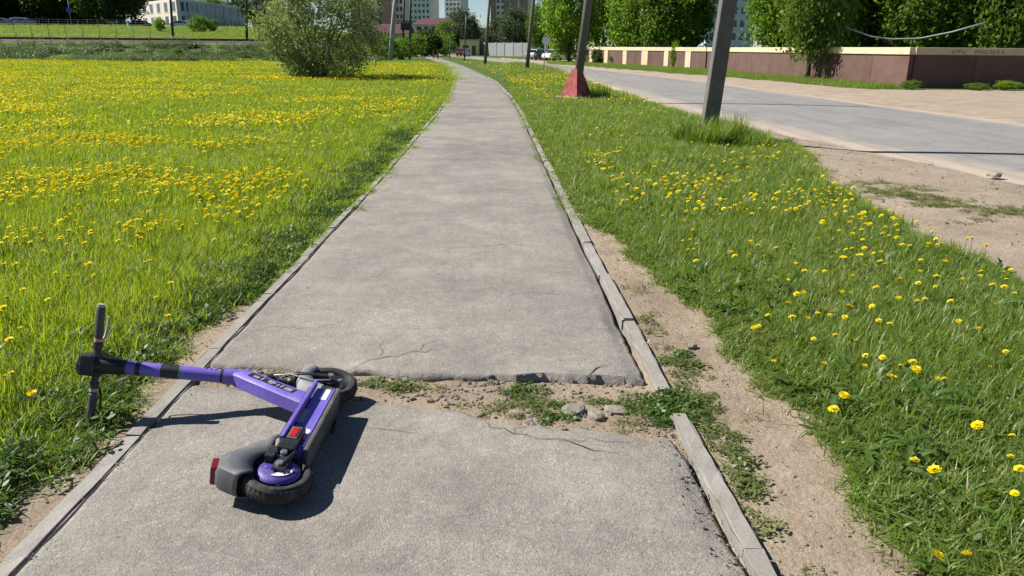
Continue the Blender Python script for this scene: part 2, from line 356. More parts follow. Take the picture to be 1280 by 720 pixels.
def terrain(x, y):
    x = np.asarray(x, float); y = np.asarray(y, float)
    k = sst(-14, -26, x + (y - 90) * .10)
    prof = np.interp(y, [-50, 80, 84, 95, 101, 150, 2000], [0, 0, .15, 1.9, 1.9, 4.85, 5.6])
    return k * prof
def dirt_mask(x, y):
    nz = (fbm(x, y, .35, 5) - .5)
    l = sst(.30, .02, (xL(y) - .08 - x) + nz * .45 + np.interp(y, [2, 3, 4.5, 6, 9, 14], [.06, .02, .0, .16, .24, .3])) * (x < xL(y) + .05)
    r = (x > xR(y) - .05) * sst(.12, -.12, x - xD(y) + nz * .35) * sst(10, 7, y)
    path = ((x > xL(y) - .06) & (x < xR(y) + .06)) * 1.0
    sand = ((x > xG(y) - .25 + nz * .5) & (x < xF(y) + np.interp(y, [-30, 20, 34, 56, 70], [6, 6, 4.6, 2.4, 1.2])) & (y < 140)) * 1.0
    sand = np.maximum(sand, ((x > 15) & (y > 5) & (y < 35.6) & (x < 60)) * 1.0)
    lot = ((y > 98) & (y < 118) & (x > 3.0) & (x < 30)) * 1.0
    trackbed = ((y > 93.5) & (y < 102) & (x < -20)) * .75
    return np.clip(np.maximum.reduce([l, r, path, sand, lot, trackbed]), 0, 1)
def ground_z(x, y):
    z = terrain(x, y); ramp = sst(60, 30, np.hypot(x, y))
    z = z + (fbm(x, y, .5, 21, 3) - .5) * .035 * ramp + (fbm(x, y, .12, 31, 2) - .5) * .012 * sst(14, 7, y)
    inp = (x > xL(y) - .02) & (x < xR(y) + .02)
    z = np.where(inp, terrain(x, y) - .008 - .024 * sst(-.2, .3, x) * sst(3.2, 3.6, y) + (fbm(x, y, .22, 41, 4) - .5) * .035 - .05 * (np.abs(y - 3.45) > .62), z)
    trod = (x > xR(y) + .05) * sst(.1, -.1, x - xD(y)) * sst(9, 6, y); z = z - trod * .012
    rd = sst(0, 1.2, x - xN(y)) * sst(0, 1.2, xF(y) - x) * (y < 205)
    return z - rd * .06 - .075 * sst(-1.0, .3, x - xN(y)) * sst(-1.5, .3, xF(y) - x) * (y < 205) - .012

# ------------------------------------------------------------------ ground
def spaced(lo, hi, fine_lo, fine_hi, step, grow=1.16, mx=60):
    a = list(np.arange(fine_lo, fine_hi + 1e-6, step)); s = step; v = a[-1]
    while v < hi: s = min(s * grow, mx); v += s; a.append(v)
    s = step; v = a[0]; b = []
    while v > lo: s = min(s * grow, mx); v -= s; b.append(v)
    return np.array(b[::-1] + a)
gx = spaced(-900, 900, -3.2, 2.4, .035, 1.075); gy = spaced(-60, 1500, 1.6, 6.5, .035, 1.05)
X, Y = np.meshgrid(gx, gy); nx, ny = len(gx), len(gy)
Z = ground_z(X, Y); D = dirt_mask(X, Y)
idx = np.arange(nx * ny).reshape(ny, nx)
F4 = np.stack([idx[:-1, :-1], idx[:-1, 1:], idx[1:, 1:], idx[1:, :-1]], -1).reshape(-1, 4)
me = np_mesh('ground', np.stack([X, Y, Z], -1).reshape(-1, 3), F4); vert_attr(me, 'dirt', D.ravel()); vert_attr(me, 'sandy', ((X > xG(Y) - .4) * 1.0).ravel()); me.shade_smooth()
tag(link('ground', me, M['ground']), 'dry tan soil and turf of the meadow and verges', kind='structure')

# ------------------------------------------------------------------ path: two asphalt slabs, broken through by a bare strip
def slab(name, y_of, nU, parent, label):
    """y_of(u_x) -> list of rows; builds top surface with skirts"""
    rows = y_of; nr = len(rows)
    V = []
    for j, fn in enumerate(rows):
        u = np.linspace(0, 1, nU); yb = fn(None) if fn(None) is not None else None
        x0 = xL(fn.yc) ; x1 = xR(fn.yc); xs = x0 + (x1 - x0) * u; ys = fn.ys(xs)
        x0 = xL(ys); x1 = xR(ys)
        gap = .006 + .05 * sst(.45, .8, vn(ys, ys * 0, .6, 8)) * sst(3.1, 2.9, ys) + .012 * vn(ys, ys * 0, .05, 9)
        xs = x0 - .012 + .010 * vn(ys, ys * 0, .07, 3) + .012 * vn(ys, ys * 0, .5, 4) + (x1 - x0 - gap) * u
        zs = (fbm(xs, ys, .8, 51, 3) - .5) * .014 + .004 * (fbm(xs, ys, .06, 61, 2) - .5) + .012 * (1 - (2 * u - 1) ** 2)
        zs = zs - .004 * sst(.04, 0, u * 2.3) * vn(ys, xs * 0, .3, 5) - .03 * sst(.10, 0, (1 - u) * 2.3) * vn(ys, xs * 0, .35, 6)
        zs = zs + fn.lift(xs)
        V.append(np.stack([xs, ys, zs], -1))
    V = np.array(V)
    # skirt ring
    top = V.reshape(-1, 3); idx = np.arange(nr * nU).reshape(nr, nU)
    F = np.stack([idx[:-1, :-1], idx[:-1, 1:], idx[1:, 1:], idx[1:, :-1]], -1).reshape(-1, 4)
    ring = np.concatenate([idx[0, :], idx[1:, -1], idx[-1, -2::-1], idx[-2:0:-1, 0]])
    low = top[ring].copy(); low[:, 2] = -.13; base = len(top); n = len(ring)
    k = np.arange(n); k2 = (k + 1) % n
    FS = np.stack([ring[k], base + k, base + k2, ring[k2]], -1)
    me = np_mesh(name, np.concatenate([top, low]), np.concatenate([F, FS])); o = link(name, me, M['asphalt'], parent); tag(o, label)
    return o
class Row:
    def __init__(s, yc, edge=None, w=0., crumb=0., keep=False): s.yc = yc; s.edge = edge; s.w = w; s.cr = crumb; s.keep = keep
    def __call__(s, _): return None
    def ys(s, xs):
        if s.edge is None: return np.full_like(xs, s.yc)
        ex, ey, seed = s.edge
        e = np.interp(xs, ex, ey) + (fbm(xs, xs * 0, .25, seed, 4) - .5) * .10 + (vn(xs, xs * 0, .05, seed + 7) - .5) * .007
        return e * s.w + s.yc * (1 - s.w)
    def lift(s, xs): return s.cr * (.4 + vn(xs, xs * 0, .09, 17)) * (sst(.12, -.05, xs + (vn(xs, xs * 0, .2, 19) - .5) * .3) if s.keep else 1.)
path = tag(empty('path'), 'grey asphalt footpath with a broken strip across it', kind='structure')
rows = [Row(y) for y in np.arange(-5.1, 1.95, .25)] + [Row(1.9, (TNx, TNy, 71), i / 30, crumb=(-.028 if i == 30 else -.006 if i == 29 else 0)) for i in range(1, 31)]
slab('asphalt_slab', rows, 140, path, 'worn near asphalt slab with the scooter on it')
ys_far = [4.4]; s_ = .1
while ys_far[-1] < 160: ys_far.append(ys_far[-1] + s_); s_ = min(s_ * 1.06, 3)
rows = [Row(4.4, (TFx, TFy, 81), 1 - (i / 30) ** 1.15, crumb=(-.026 if i == 0 else -.004 if i == 1 else 0), keep=True) for i in range(30)] + [Row(y) for y in ys_far]
slab('asphalt_slab', rows, 140, path, 'long far asphalt slab running into the distance')
def crack_and_line(pts, w=.008, seed=0, z=.022, parent=path, name='crack_and_line', mat='crack_and_line_fill', jit=.02):
    rn = random.Random(seed); P = []
    for a, b in zip(pts[:-1], pts[1:]):
        n = max(2, int((Vector(b) - Vector(a)).length / .045))
        for i in range(n): t_ = i / n; P.append((a[0] + (b[0] - a[0]) * t_ + rn.uniform(-jit, jit) * .6, a[1] + (b[1] - a[1]) * t_ + rn.uniform(-jit, jit)))
    P.append(pts[-1]); mb = MB(); vs = []; fs = []
    for i, p in enumerate(P):
        q = P[min(i + 1, len(P) - 1)]; o_ = P[max(i - 1, 0)]; d = Vector((q[0] - o_[0], q[1] - o_[1], 0)).normalized(); nn = Vector((-d.y, d.x, 0))
        ww = w * rn.uniform(.35, 1.2) * min(1, .25 + 3 * min(i, len(P) - 1 - i) / len(P))
        for s in (-1, 1):
            x_, y_ = p[0] + nn.x * ww * s, p[1] + nn.y * ww * s
            u_ = (x_ - xL(y_)) / (xR(y_) - xL(y_))
            zz = float((fbm(x_, y_, .8, 51, 3) - .5) * .014 + .004 * (fbm(x_, y_, .06, 61, 2) - .5) + .012 * (1 - (2 * u_ - 1) ** 2)) if parent is path else 0
            vs.append((x_, y_, zz + .0035 if parent is path else z))
        if i: fs.append((2 * i - 2, 2 * i - 1, 2 * i + 1, 2 * i))
    mb.add(vs, fs); return mb.build(name, M[mat], parent)
P2 = lambda x, y: tuple(at(x, y, 0.012)[:2])
crack_and_line([P2(432, 462), P2(470, 447), P2(520, 440), P2(560, 434)], .0038, 1)
crack_and_line([P2(604, 528), P2(640, 541), P2(700, 551), P2(775, 566)], .0032, 2)
crack_and_line([P2(700, 551), P2(740, 548), P2(790, 553)], .002, 3)
crack_and_line([P2(458, 534), P2(523, 542)], .003, 4, jit=.003)  # straight thin dark strip laid on the slab beside the scooter
crack_and_line([P2(735, 470), P2(745, 460), P2(765, 452)], .004, 5)
crack_and_line([P2(520, 440), P2(535, 428), P2(548, 424)], .0022, 21); crack_and_line([P2(640, 541), P2(652, 532), P2(668, 530)], .002, 22); crack_and_line([P2(470, 447), P2(478, 438), P2(474, 428)], .002, 23); crack_and_line([P2(300, 415), P2(345, 408), P2(392, 410), P2(430, 402)], .0018, 24); crack_and_line([P2(620, 372), P2(660, 365), P2(720, 368)], .002, 25); crack_and_line([P2(560, 310), P2(640, 305), P2(690, 309)], .003, 26)
for yy, w_, sd in ((22.3, .03, 11), (33.5, .02, 12), (13.2, .006, 13)):
    crack_and_line([(float(xL(yy)) + .05, yy), (float(xR(yy)) - .05, yy + .12)], w_, sd, jit=.015)

# kerbstones, one by one
def kerb(name, fx, off, y0, y1, zt, label, skip=None, seed=3):
    rn = random.Random(seed); e = tag(empty(name), label, kind='structure')
    proto = []
    for k in range(4):
        bm = bmesh.new(); bmesh.ops.create_cube(bm, size=1)
        for v in bm.verts: v.co = Vector((v.co.x * .076, v.co.y * .992, v.co.z * .2 - .1))
        bmesh.ops.subdivide_edges(bm, edges=[e_ for e_ in bm.edges if abs(e_.verts[0].co.y - e_.verts[1].co.y) > .5], cuts=9)
        bmesh.ops.bevel(bm, geom=[e_ for e_ in bm.edges if e_.verts[0].co.z > -.01 and e_.verts[1].co.z > -.01 and abs(e_.verts[0].co.x - e_.verts[1].co.x) < .01], offset=.008, segments=2, affect='EDGES')
        for v in bm.verts:
            if v.co.z > -.03: v.co += Vector((rn.uniform(-.003, .003), 0, rn.uniform(-.004, .002)))
        mm = bpy.data.meshes.new('kerb_stone'); bm.to_mesh(mm); bm.free(); mm.materials.append(M['kerb_concrete']); proto.append(mm)
    y = y0
    while y < y1:
        if skip and skip[0] < y + .5 < skip[1]: y = skip[1] if False else y + 1.0; continue
        yc = y + .5; x = float(fx(yc)) + off; dx = float(fx(y + 1) - fx(y))
        o = bpy.data.objects.new('kerb_stone', rn.choice(proto)); COL.objects.link(o); o.parent = e
        o.location = (x + rn.uniform(-.006, .006), yc, zt + rn.uniform(-.008, .006)); o.rotation_euler = (rn.uniform(-.004, .004), rn.uniform(-.03, .03), -math.atan(dx) + rn.uniform(-.006, .006))
        y += 1.0
    return e
kerb('path_kerb', xL, -.055, -2.0, 46, .005, 'weathered concrete kerb along the left edge of the path', seed=3)
ker = kerb('path_kerb', xR, .052, 3.47, 46, .012, 'pale concrete kerb along the right edge beyond the broken strip', seed=4)
ker2 = kerb('path_kerb', xR, .058, -1.81, 3.15, .012, 'pale concrete kerb along the right edge of the near slab', seed=5)

# ------------------------------------------------------------------ road
ry = spaced(-28, 200, 6, 26, .4, 1.06, 6); nu = 25
u = np.linspace(0, 1, nu); RXx = xN(ry)[:, None] + (xF(ry) - xN(ry))[:, None] * u[None]; RYy = np.repeat(ry[:, None], nu, 1)
RXx = RXx + np.where((u == 0)[None], (fbm(RYy, RYy * 0, 1.2, 91) - .5) * .5, 0)
RZ = -.085 + .05 * (1 - (2 * u[None] - 1) ** 2) + 0 * RYy
idx = np.arange(RXx.size).reshape(RXx.shape); F4 = np.stack([idx[:-1, :-1], idx[:-1, 1:], idx[1:, 1:], idx[1:, :-1]], -1).reshape(-1, 4)
me = np_mesh('road', np.stack([RXx, RYy, RZ], -1).reshape(-1, 3), F4)
wid = (xF(ry) - xN(ry))[:, None]; ed = np.clip(1 - np.minimum(u[None], 1 - u[None]) * wid / 1.6, 0, 1); vert_attr(me, 'edge', ed.ravel()); me.shade_smooth()
road = tag(link('road', me, M['road']), 'grey asphalt road with sandy edges right of the verge', kind='structure')

# ------------------------------------------------------------------ the purple scooter, lying on its side
# local axes: X right, Y forward, Z up, origin at the rear hub
def build_scooter():
    rh = Vector((-.80, 2.50, .092)); Fw = Vector((.03, .9995, 0.0)).normalized(); Up = Vector((-1.02, .03, .17)); Up = (Up - Fw * Up.dot(Fw)).normalized()
    Rt = Fw.cross(Up)
    root = empty('electric_scooter'); mw = Matrix((Rt, Fw, Up)).transposed().to_4x4(); mw.translation = rh; root.matrix_world = mw
    tag(root, 'purple electric kick scooter lying on its side across the path edge', 'scooter')
    B = lambda mb, n, mt, par=root, sm=False, bev=0, **k: _b(mb, n, mt, par, sm, bev)
    def _b(mb, n, mt, par, sm, bev):
        o = mb.build(n, M[mt] if isinstance(mt, str) else [M[q] for q in mt], par, smooth=sm)
        if bev:
            md = o.modifiers.new('bevel', 'BEVEL'); md.width = bev; md.segments = 3; md.limit_method = 'ANGLE'; md.angle_limit = R(35)
        if sm: 
            bm = bmesh.new(); bm.from_mesh(o.data)
            for e in bm.edges:
                if len(e.link_faces) == 2 and e.calc_face_angle(0) > R(40): e.smooth = False
            bm.to_mesh(o.data); bm.free()
        return o
    def wheel(par, name, c):
        w = empty(name); w.parent = par; w.location = c
        tyre = [(.088, -.026), (.098, -.032), (.112, -.031), (.121, -.022), (.125, -.008), (.125, .008), (.121, .022), (.112, .031), (.098, .032), (.088, .026)]
        mb = MB().lathe_x(tyre + [tyre[0]], 48)
        for k in range(40):                                           # tread blocks
            a = 2 * math.pi * k / 40
            for sx in (-1, 1):
                aa = a + sx * .04; ca, sa = math.cos(aa), math.sin(aa)
                for_ = []
                for (dx, dr, da) in ((.004, .1235, -.05), (.022, .120, -.03), (.022, .120, .05), (.004, .1235, .03)):
                    for lift in (0, .0035):
                        r_ = dr + lift; for_.append((sx * dx, r_ * math.cos(aa + da), r_ * math.sin(aa + da)))
                mb.add(for_, [(1, 3, 5, 7), (0, 1, 7, 6), (0, 2, 3, 1), (2, 4, 5, 3), (4, 6, 7, 5)])
        B(mb, 'tyre', 'rubber', w, True)
        rim = MB().lathe_x([(.09, -.024), (.084, -.022), (.080, -.012), (.030, -.018), (.030, -.03), (.012, -.032), (.012, .032), (.030, .03), (.030, .018), (.080, .012), (.084, .022), (.09, .024)], 40)
        B(rim, 'rim', 'black_plastic', w, True)
        for k in range(6):
            a = k * math.pi / 3 + .3
            q = MB().lathe_x([(.0001, .0), (.009, .0), (.011, -.004)], 12, (.0185, .055 * math.cos(a), .055 * math.sin(a)))
            B(q, 'rim_hole', 'alloy', w, True)
        return w
    # rear end
    wheel(root, 'rear_wheel', (0, 0, 0))
    mb = MB().lathe_x([(.0001, .048), (.045, .048), (.068, .043), (.078, .034), (.080, .028)], 40)
    hub = B(mb, 'hub_cover', 'purple_dark', root, True)
    mb = MB(); n = 14
    pts = [(.0492, .056 * math.cos(a), .056 * math.sin(a)) for a in np.linspace(R(165), R(268), n)] + [(.0492, -.004, -.022), (.0492, -.040, .000)]
    B(MB().add(pts, [tuple(range(len(pts)))]), 'sticker_patch', 'sticker_patch_white', hub)  # pale wedge on the lower rear of the hub cover
    for (yy, zz) in ((-.022, -.045), (-.035, -.03), (-.010, -.055)): B(MB().lathe_x([(.0001, .003), (.004, .003), (.004, 0)], 8, (.048, yy, zz)), 'bolt', 'sticker_black', hub)
    # swing arms
    for sx in (-1, 1):
        mb = MB().box(sx * .058 - .005, sx * .058 + .005, -.03, .17, -.03, .022, bev=.004); B(mb, 'rear_arm', 'black_plastic')
        B(MB().lathe_x([(.0001, .012), (.013, .012), (.015, .008), (.015, 0)] if sx > 0 else [(.0001, -.012), (.013, -.012), (.015, -.008), (.015, 0)], 6, (sx * .063, 0, 0)), 'axle_nut', 'alloy')
    # rear mudguard: flared shell that rises to the tail lamp
    mb = MB(); na = 26; secs = []; OT = [0, .3, .62, .82, 1.]; OY = [.215, .125, .022, -.052, -.085]; OZ = [.075, .150, .222, .205, .118]
    for i in range(na + 1):
        tt = i / na; oy = float(np.interp(tt, OT, OY)); oz = float(np.interp(tt, OT, OZ)); a = R(28 + 98 * tt); iy, iz = .092 * math.cos(a), .092 * math.sin(a)
        if tt < .1: iy, iz = oy - .02, oz - .03
        w_ = .058 - .010 * tt; sec = []
        for (x_, k) in ((-w_ - .003, 0), (-w_, .72), (-w_ * .85, .93), (-w_ * .4, 1.02), (w_ * .4, 1.02), (w_ * .85, .93), (w_, .72), (w_ + .003, 0)): sec.append((x_, iy + (oy - iy) * k, iz + (oz - iz) * k))
        secs.append(sec)
    q = 8; vs = [v for s in secs for v in s]; fs = [(i * q + k, i * q + k + 1, (i + 1) * q + k + 1, (i + 1) * q + k) for i in range(na) for k in range(q - 1)]
    fo = B(mb.add(vs, fs), 'rear_mudguard', 'grey_plastic', root, True); md = fo.modifiers.new('thick', 'SOLIDIFY'); md.thickness = .004
    # tail lamp on the mudguard's rear edge
    tl = B(MB().box(-.036, .036, -.012, .016, -.036, .036, bev=.008), 'tail_lamp', 'dark_red_plastic'); tl.location = (0, -.012, .222); tl.rotation_euler = (R(104), 0, 0)
    tr = B(MB().box(-.039, .039, -.020, -.0122, -.040, .040, bev=.003), 'tail_lamp_housing', 'black_plastic'); tr.location = (0, -.012, .222); tr.rotation_euler = (R(104), 0, 0)
    # deck
    deck = B(MB().box(-.056, .056, .135, .665, -.052, .030, bev=.006), 'deck', 'purple')
    for sx in (-1, 1):
        B(MB().box(min(sx * .056, sx * .092), max(sx * .056, sx * .092), .150, .675, .031, .046, bev=.004), 'edge_rail', 'purple', deck)
        B(MB().box(min(sx * .0565, sx * .066), max(sx * .0565, sx * .066), .140, .66, -.051, -.042, bev=.002), 'side_rib', 'purple', deck)
    B(MB().box(-.088, .088, .17, .60, .0462, .050), 'foot_mat', 'rubber', deck)
    B(MB().box(-.064, .064, .125, .68, -.072, -.0522, bev=.006), 'belly_plate', 'underside', deck)
    B(MB().box(.0562, .058, .555, .66, -.034, -.004), 'sticker_patch', 'sticker_patch_white', deck)
    B(MB().box(.0562, .0600, .33, .45, .006, .030), 'sticker_patch', 'sticker_grey', deck)
    B(MB().add([(.0585, .20, -.05), (.0585, .235, -.052), (.0585, .262, -.04), (.0585, .285, -.05), (.0585, .29, -.02), (.0585, .26, -.012), (.0585, .25, -.026), (.0585, .21, -.02)], [tuple(range(8))]), 'sticker_patch', 'sticker_patch_white', deck)
    # side reflector in its black housing at the deck's rear end
    h = B(MB().box(.045, .083, .085, .255, -.03, .04, bev=.008), 'reflector_housing', 'black_plastic')
    B(MB().box(.0832, .090, .165, .235, -.012, .016, bev=.004), 'reflector', 'red_plastic', h)
    B(MB().box(.0832, .0865, .155, .245, -.018, .022, bev=.003), 'reflector_frame', 'grey_plastic', h)
    B(MB().tube([(.05, .10, -.03), (.075, .075, -.035), (.07, .03, -.02), (.06, .0, -.006)], .006, 8), 'motor_cable', 'black_plastic')
    B(MB().lathe_x([(.0001, .016), (.011, .016), (.014, .01), (.014, 0)], 12, (.06, .075, .005)), 'bolt', 'alloy')
    B(MB().box(.045, .078, .02, .10, .028, .062, bev=.006), 'mudguard_bracket', 'black_plastic')
    # steering column axis: from the front hub up and back
    base = Vector((0, .815, .005)); head = Vector((0, .64, 1.03)); ax = (head - base).normalized()
    colp = lambda d: base + ax * d
    L = (head - base).length
    side = Vector((1, 0, 0)); fwd = side.cross(ax) * -1
    # frame neck from the deck's nose up to the column
    j = colp(.405); foot = Vector((0, .575, .01)); nd = (j - foot).normalized(); nn = Vector((1, 0, 0)).cross(nd).normalized()
    mb = MB(); vs = []
    for (p, hw, hh) in ((foot - nd * .03, .038, .052), (foot.lerp(j, .5), .037, .047), (j - nd * .01, .036, .040), (j + nd * .012, .030, .034)):
        for (a, b) in ((-.75, -1), (.75, -1), (1, -.72), (1, .72), (.75, 1), (-.75, 1), (-1, .72), (-1, -.72)): vs.append(p + Vector((1, 0, 0)) * hw * a + nn * hh * b)
    fs = [(i * 8 + k, i * 8 + (k + 1) % 8, (i + 1) * 8 + (k + 1) % 8, (i + 1) * 8 + k) for i in range(3) for k in range(8)] + [tuple(range(7, -1, -1)), tuple(range(24, 32))]
    neck = B(mb.add(vs, fs), 'neck', 'purple', root, True)
    # printed patches on the neck's side
    def patch(t0, t1, b0, b1, mt, x=.0385):
        q = []
        for (t_, b_) in ((t0, b0), (t1, b0), (t1, b1), (t0, b1)): q.append(foot.lerp(j, t_) + nn * b_ + Vector((x, 0, 0)))
        B(MB().add(q, [(0, 1, 2, 3)]), 'print', mt, neck)
    patch(.28, .86, -.022, .016, 'sticker_black', .0386)
    for (t0, t1, b0, b1) in ((.31, .40, -.014, .012), (.43, .455, -.018, .008), (.48, .50, -.012, .010), (.53, .62, -.016, .002), (.55, .60, .005, .012), (.68, .70, -.016, .012), (.73, .80, -.008, .010)):
        patch(t0, t1, b0, b1, 'sticker_grey', .0392)
    # column
    B(MB().tube([colp(.36), colp(.47)], .037, 20), 'head_tube', 'purple', root, True)
    st = B(MB().tube([colp(.47), colp(L - .13)], .0310, 20), 'stem', 'purple', root, True)
    for (a, b, mt) in ((.66, .735, 'sticker_black'), (.82, .84, 'sticker_black'), (.925, .945, 'black_plastic'), (.472, .482, 'black_plastic')):
        B(MB().tube([colp(a), colp(b)], .0322, 20), 'band', mt, st, True)
    B(MB().tube([colp(.652), colp(.7)], [.0316, .0316], 20), 'band', 'green_tape', st, True)
    for d in (.505, .525, .545): B(MB().lathe_x([(.0001, .002), (.004, .002), (.004, 0)], 10, tuple(colp(d) + Vector((.0303, 0, 0)))), 'rivet', 'sticker_black', st)
    # what turns with the handlebar (fork, front wheel, bar)
    def steer(name, ang):
        turn = Quaternion(ax, R(ang)).to_matrix().to_4x4()
        e = empty(name); e.parent = root; e.matrix_local = Matrix.Translation(base) @ turn @ Matrix.Translation(-base); return e
    fk = steer('fork', -6)
    B(MB().tube([colp(.36), colp(.30)], [.026, .022], 16), 'fork_crown', 'purple', fk, True)
    B(MB().tube([colp(.30), colp(.285), colp(.26), colp(.245)], [.022, .031, .031, .02], 16), 'damper_collar', 'black_plastic', fk, True)
    B(MB().tube([colp(.245), colp(.165)], .014, 12), 'damper_rod', 'dark_metal', fk, True)
    B(MB().tube([colp(.19), colp(.18), colp(.16), colp(.15)], [.018, .026, .026, .018], 16), 'damper_collar', 'black_plastic', fk, True)
    for sx in (-1, 1):
        p = [colp(.16) + side * sx * .012, colp(.145) + side * sx * .045, colp(.09) + side * sx * .047, colp(.0) + side * sx * .047]
        B(MB().tube(p, [.013, .014, .013, .012], 10), 'fork_leg', 'black_plastic', fk, True)
        B(MB().lathe_x([(.0001, .01 * sx), (.014, .01 * sx), (.014, -.012 * sx)], 6, tuple(base + side * sx * .052)), 'axle_nut', 'alloy', fk)
    # front mudguard
    mb = MB(); secs = []; na = 20; a_ax = math.atan2(ax.z, ax.y)
    for i in range(na + 1):
        a = R(52) + R(122) * i / na; rr = .142; fl = .058; w_ = .050
        secs.append([(x_, base.y + (rr + dr) * math.cos(a), base.z + (rr + dr) * math.sin(a)) for (x_, dr) in ((-w_, -fl), (-w_ * .93, -.006), (-w_ * .5, .003), (0, .005), (w_ * .5, .003), (w_ * .93, -.006), (w_, -fl))])
    q = 7; vs = [v for s in secs for v in s]; fs = [(i * q + k, i * q + k + 1, (i + 1) * q + k + 1, (i + 1) * q + k) for i in range(na) for k in range(q - 1)]
    fo = B(mb.add(vs, fs), 'front_mudguard', 'light_grey_plastic', fk, True); md = fo.modifiers.new('thick', 'SOLIDIFY'); md.thickness = .004
    fw = wheel(fk, 'front_wheel', base)
    B(MB().tube([colp(.25) + side * .03, colp(.18) + side * .055 - fwd * .02, colp(.08) + side * .058 - fwd * .06, colp(.0) + side * .05 - fwd * .03], .004, 6), 'brake_cable', 'light_grey_plastic', fk, True)
    # handlebar assembly
    hb = steer('handlebar', 14)
    hc = colp(L)
    mb = MB().tube([colp(L - .16), colp(L - .13), colp(L - .06), colp(L + .005)], [.033, .036, .038, .038], 16); B(mb, 'clamp', 'black_plastic', hb, True)
    dsp = empty('display_unit'); dsp.parent = hb; dsp.matrix_local = Matrix.Translation(colp(L + .012)) @ ax.to_track_quat('Z', 'Y').to_matrix().to_4x4()
    B(MB().box(-.045, .045, -.04, .045, -.05, .018, bev=.012), 'housing', 'black_plastic', dsp)
    B(MB().tube([(0, 0, .0182), (0, 0, .024)], .034, 24), 'screen', 'display', dsp, True)
    bz = hc - ax * .035
    for sx in (-1, 1):
        bk = -fwd
        X_ = lambda d, back=0., up=0.: bz + side * sx * d + bk * back + ax * up
        B(MB().tube([X_(.02), X_(.09), X_(.13, .004)], .0155, 14), 'bar', 'dark_metal', hb, True)
        B(MB().tube([X_(.125, .003), X_(.13, .003), X_(.20, .008), X_(.255, .012), X_(.262, .012)], [.014, .0185, .0175, .0185, .015], 14), 'grip', 'grip_rubber', hb, True)
        B(MB().tube([X_(.259, .012), X_(.272, .013)], [.0175, .0165], 14), 'bar_end', 'light_grey_plastic', hb, True)
        B(MB().tube([X_(.075), X_(.10)], .021, 14), 'switch_collar', 'black_plastic', hb, True)
        B(MB().tube([X_(.104), X_(.118)], .0195, 14), 'collar', 'pink_plastic' if sx > 0 else 'light_grey_plastic', hb, True)
        B(MB().tube([X_(.09, -.02), X_(.12, -.045, -.012), X_(.17, -.055, -.016), X_(.21, -.05, -.016)], [.008, .007, .006, .005], 8), 'brake_lever', 'light_grey_plastic' if sx > 0 else 'dark_metal', hb, True)
    B(MB().box(-.05, .05, -.022, .022, -.03, .03, bev=.01), 'bar_clamp', 'black_plastic', hb).matrix_local = Matrix.Translation(bz) @ ax.to_track_quat('Z', 'Y').to_matrix().to_4x4()
    B(MB().tube([bz + side * .06 + fwd * .02, colp(L - .08) + fwd * .06 + side * .03, colp(L - .2) + fwd * .05, colp(L - .3) + fwd * .028], .004, 6), 'brake_cable', 'black_plastic', hb, True)
    # kickstand folded under the deck, on the low side
    B(MB().tube([(-.05, .58, -.085), (-.075, .50, -.09), (-.09, .36, -.085)], [.010, .009, .011], 8), 'kickstand', 'dark_metal')
    return root
build_scooter()

# ------------------------------------------------------------------ scattering
def scatter(name, P, rot, scl, idx, protos, label, cat, parent=None):
    me = bpy.data.meshes.new(name); n = len(P); me.vertices.add(n); me.vertices.foreach_set('co', np.asarray(P, np.float32).ravel())
    a = me.attributes.new('rot', 'FLOAT_VECTOR', 'POINT'); a.data.foreach_set('vector', np.asarray(rot, np.float32).ravel())
    a = me.attributes.new('scl', 'FLOAT_VECTOR', 'POINT'); a.data.foreach_set('vector', np.asarray(scl, np.float32).ravel())
    a = me.attributes.new('pick', 'INT', 'POINT'); a.data.foreach_set('value', np.asarray(idx, np.int32))
    o = link(name, me, None, parent); tag(o, label, cat, kind='stuff')
    c = bpy.data.collections.new(name + '_kinds')
    for k, pm in enumerate(protos):
        po = bpy.data.objects.new(f'{name}_kind_{k:02d}', pm); c.objects.link(po)
    g = bpy.data.node_groups.new(name, 'GeometryNodeTree'); g.interface.new_socket('Geometry', in_out='INPUT', socket_type='NodeSocketGeometry'); g.interface.new_socket('Geometry', in_out='OUTPUT', socket_type='NodeSocketGeometry')
    gi = g.nodes.new('NodeGroupInput'); go = g.nodes.new('NodeGroupOutput'); ci = g.nodes.new('GeometryNodeCollectionInfo'); ci.inputs['Collection'].default_value = c
    ci.inputs['Separate Children'].default_value = True; ci.inputs['Reset Children'].default_value = True
    ip = g.nodes.new('GeometryNodeInstanceOnPoints'); ip.inputs['Pick Instance'].default_value = True
    def na(nm, dt):
        q = g.nodes.new('GeometryNodeInputNamedAttribute'); q.data_type = dt; q.inputs['Name'].default_value = nm; return q.outputs['Attribute']
    er = g.nodes.new('FunctionNodeEulerToRotation'); L_ = g.links.new
    L_(na('rot', 'FLOAT_VECTOR'), er.inputs[0]); L_(er.outputs[0], ip.inputs['Rotation']); L_(na('scl', 'FLOAT_VECTOR'), ip.inputs['Scale']); L_(na('pick', 'INT'), ip.inputs['Instance Index'])
    L_(gi.outputs[0], ip.inputs['Points']); L_(ci.outputs[0], ip.inputs['Instance']); L_(ip.outputs[0], go.inputs[0])
    md = o.modifiers.new('scatter', 'NODES'); md.node_group = g
    return o

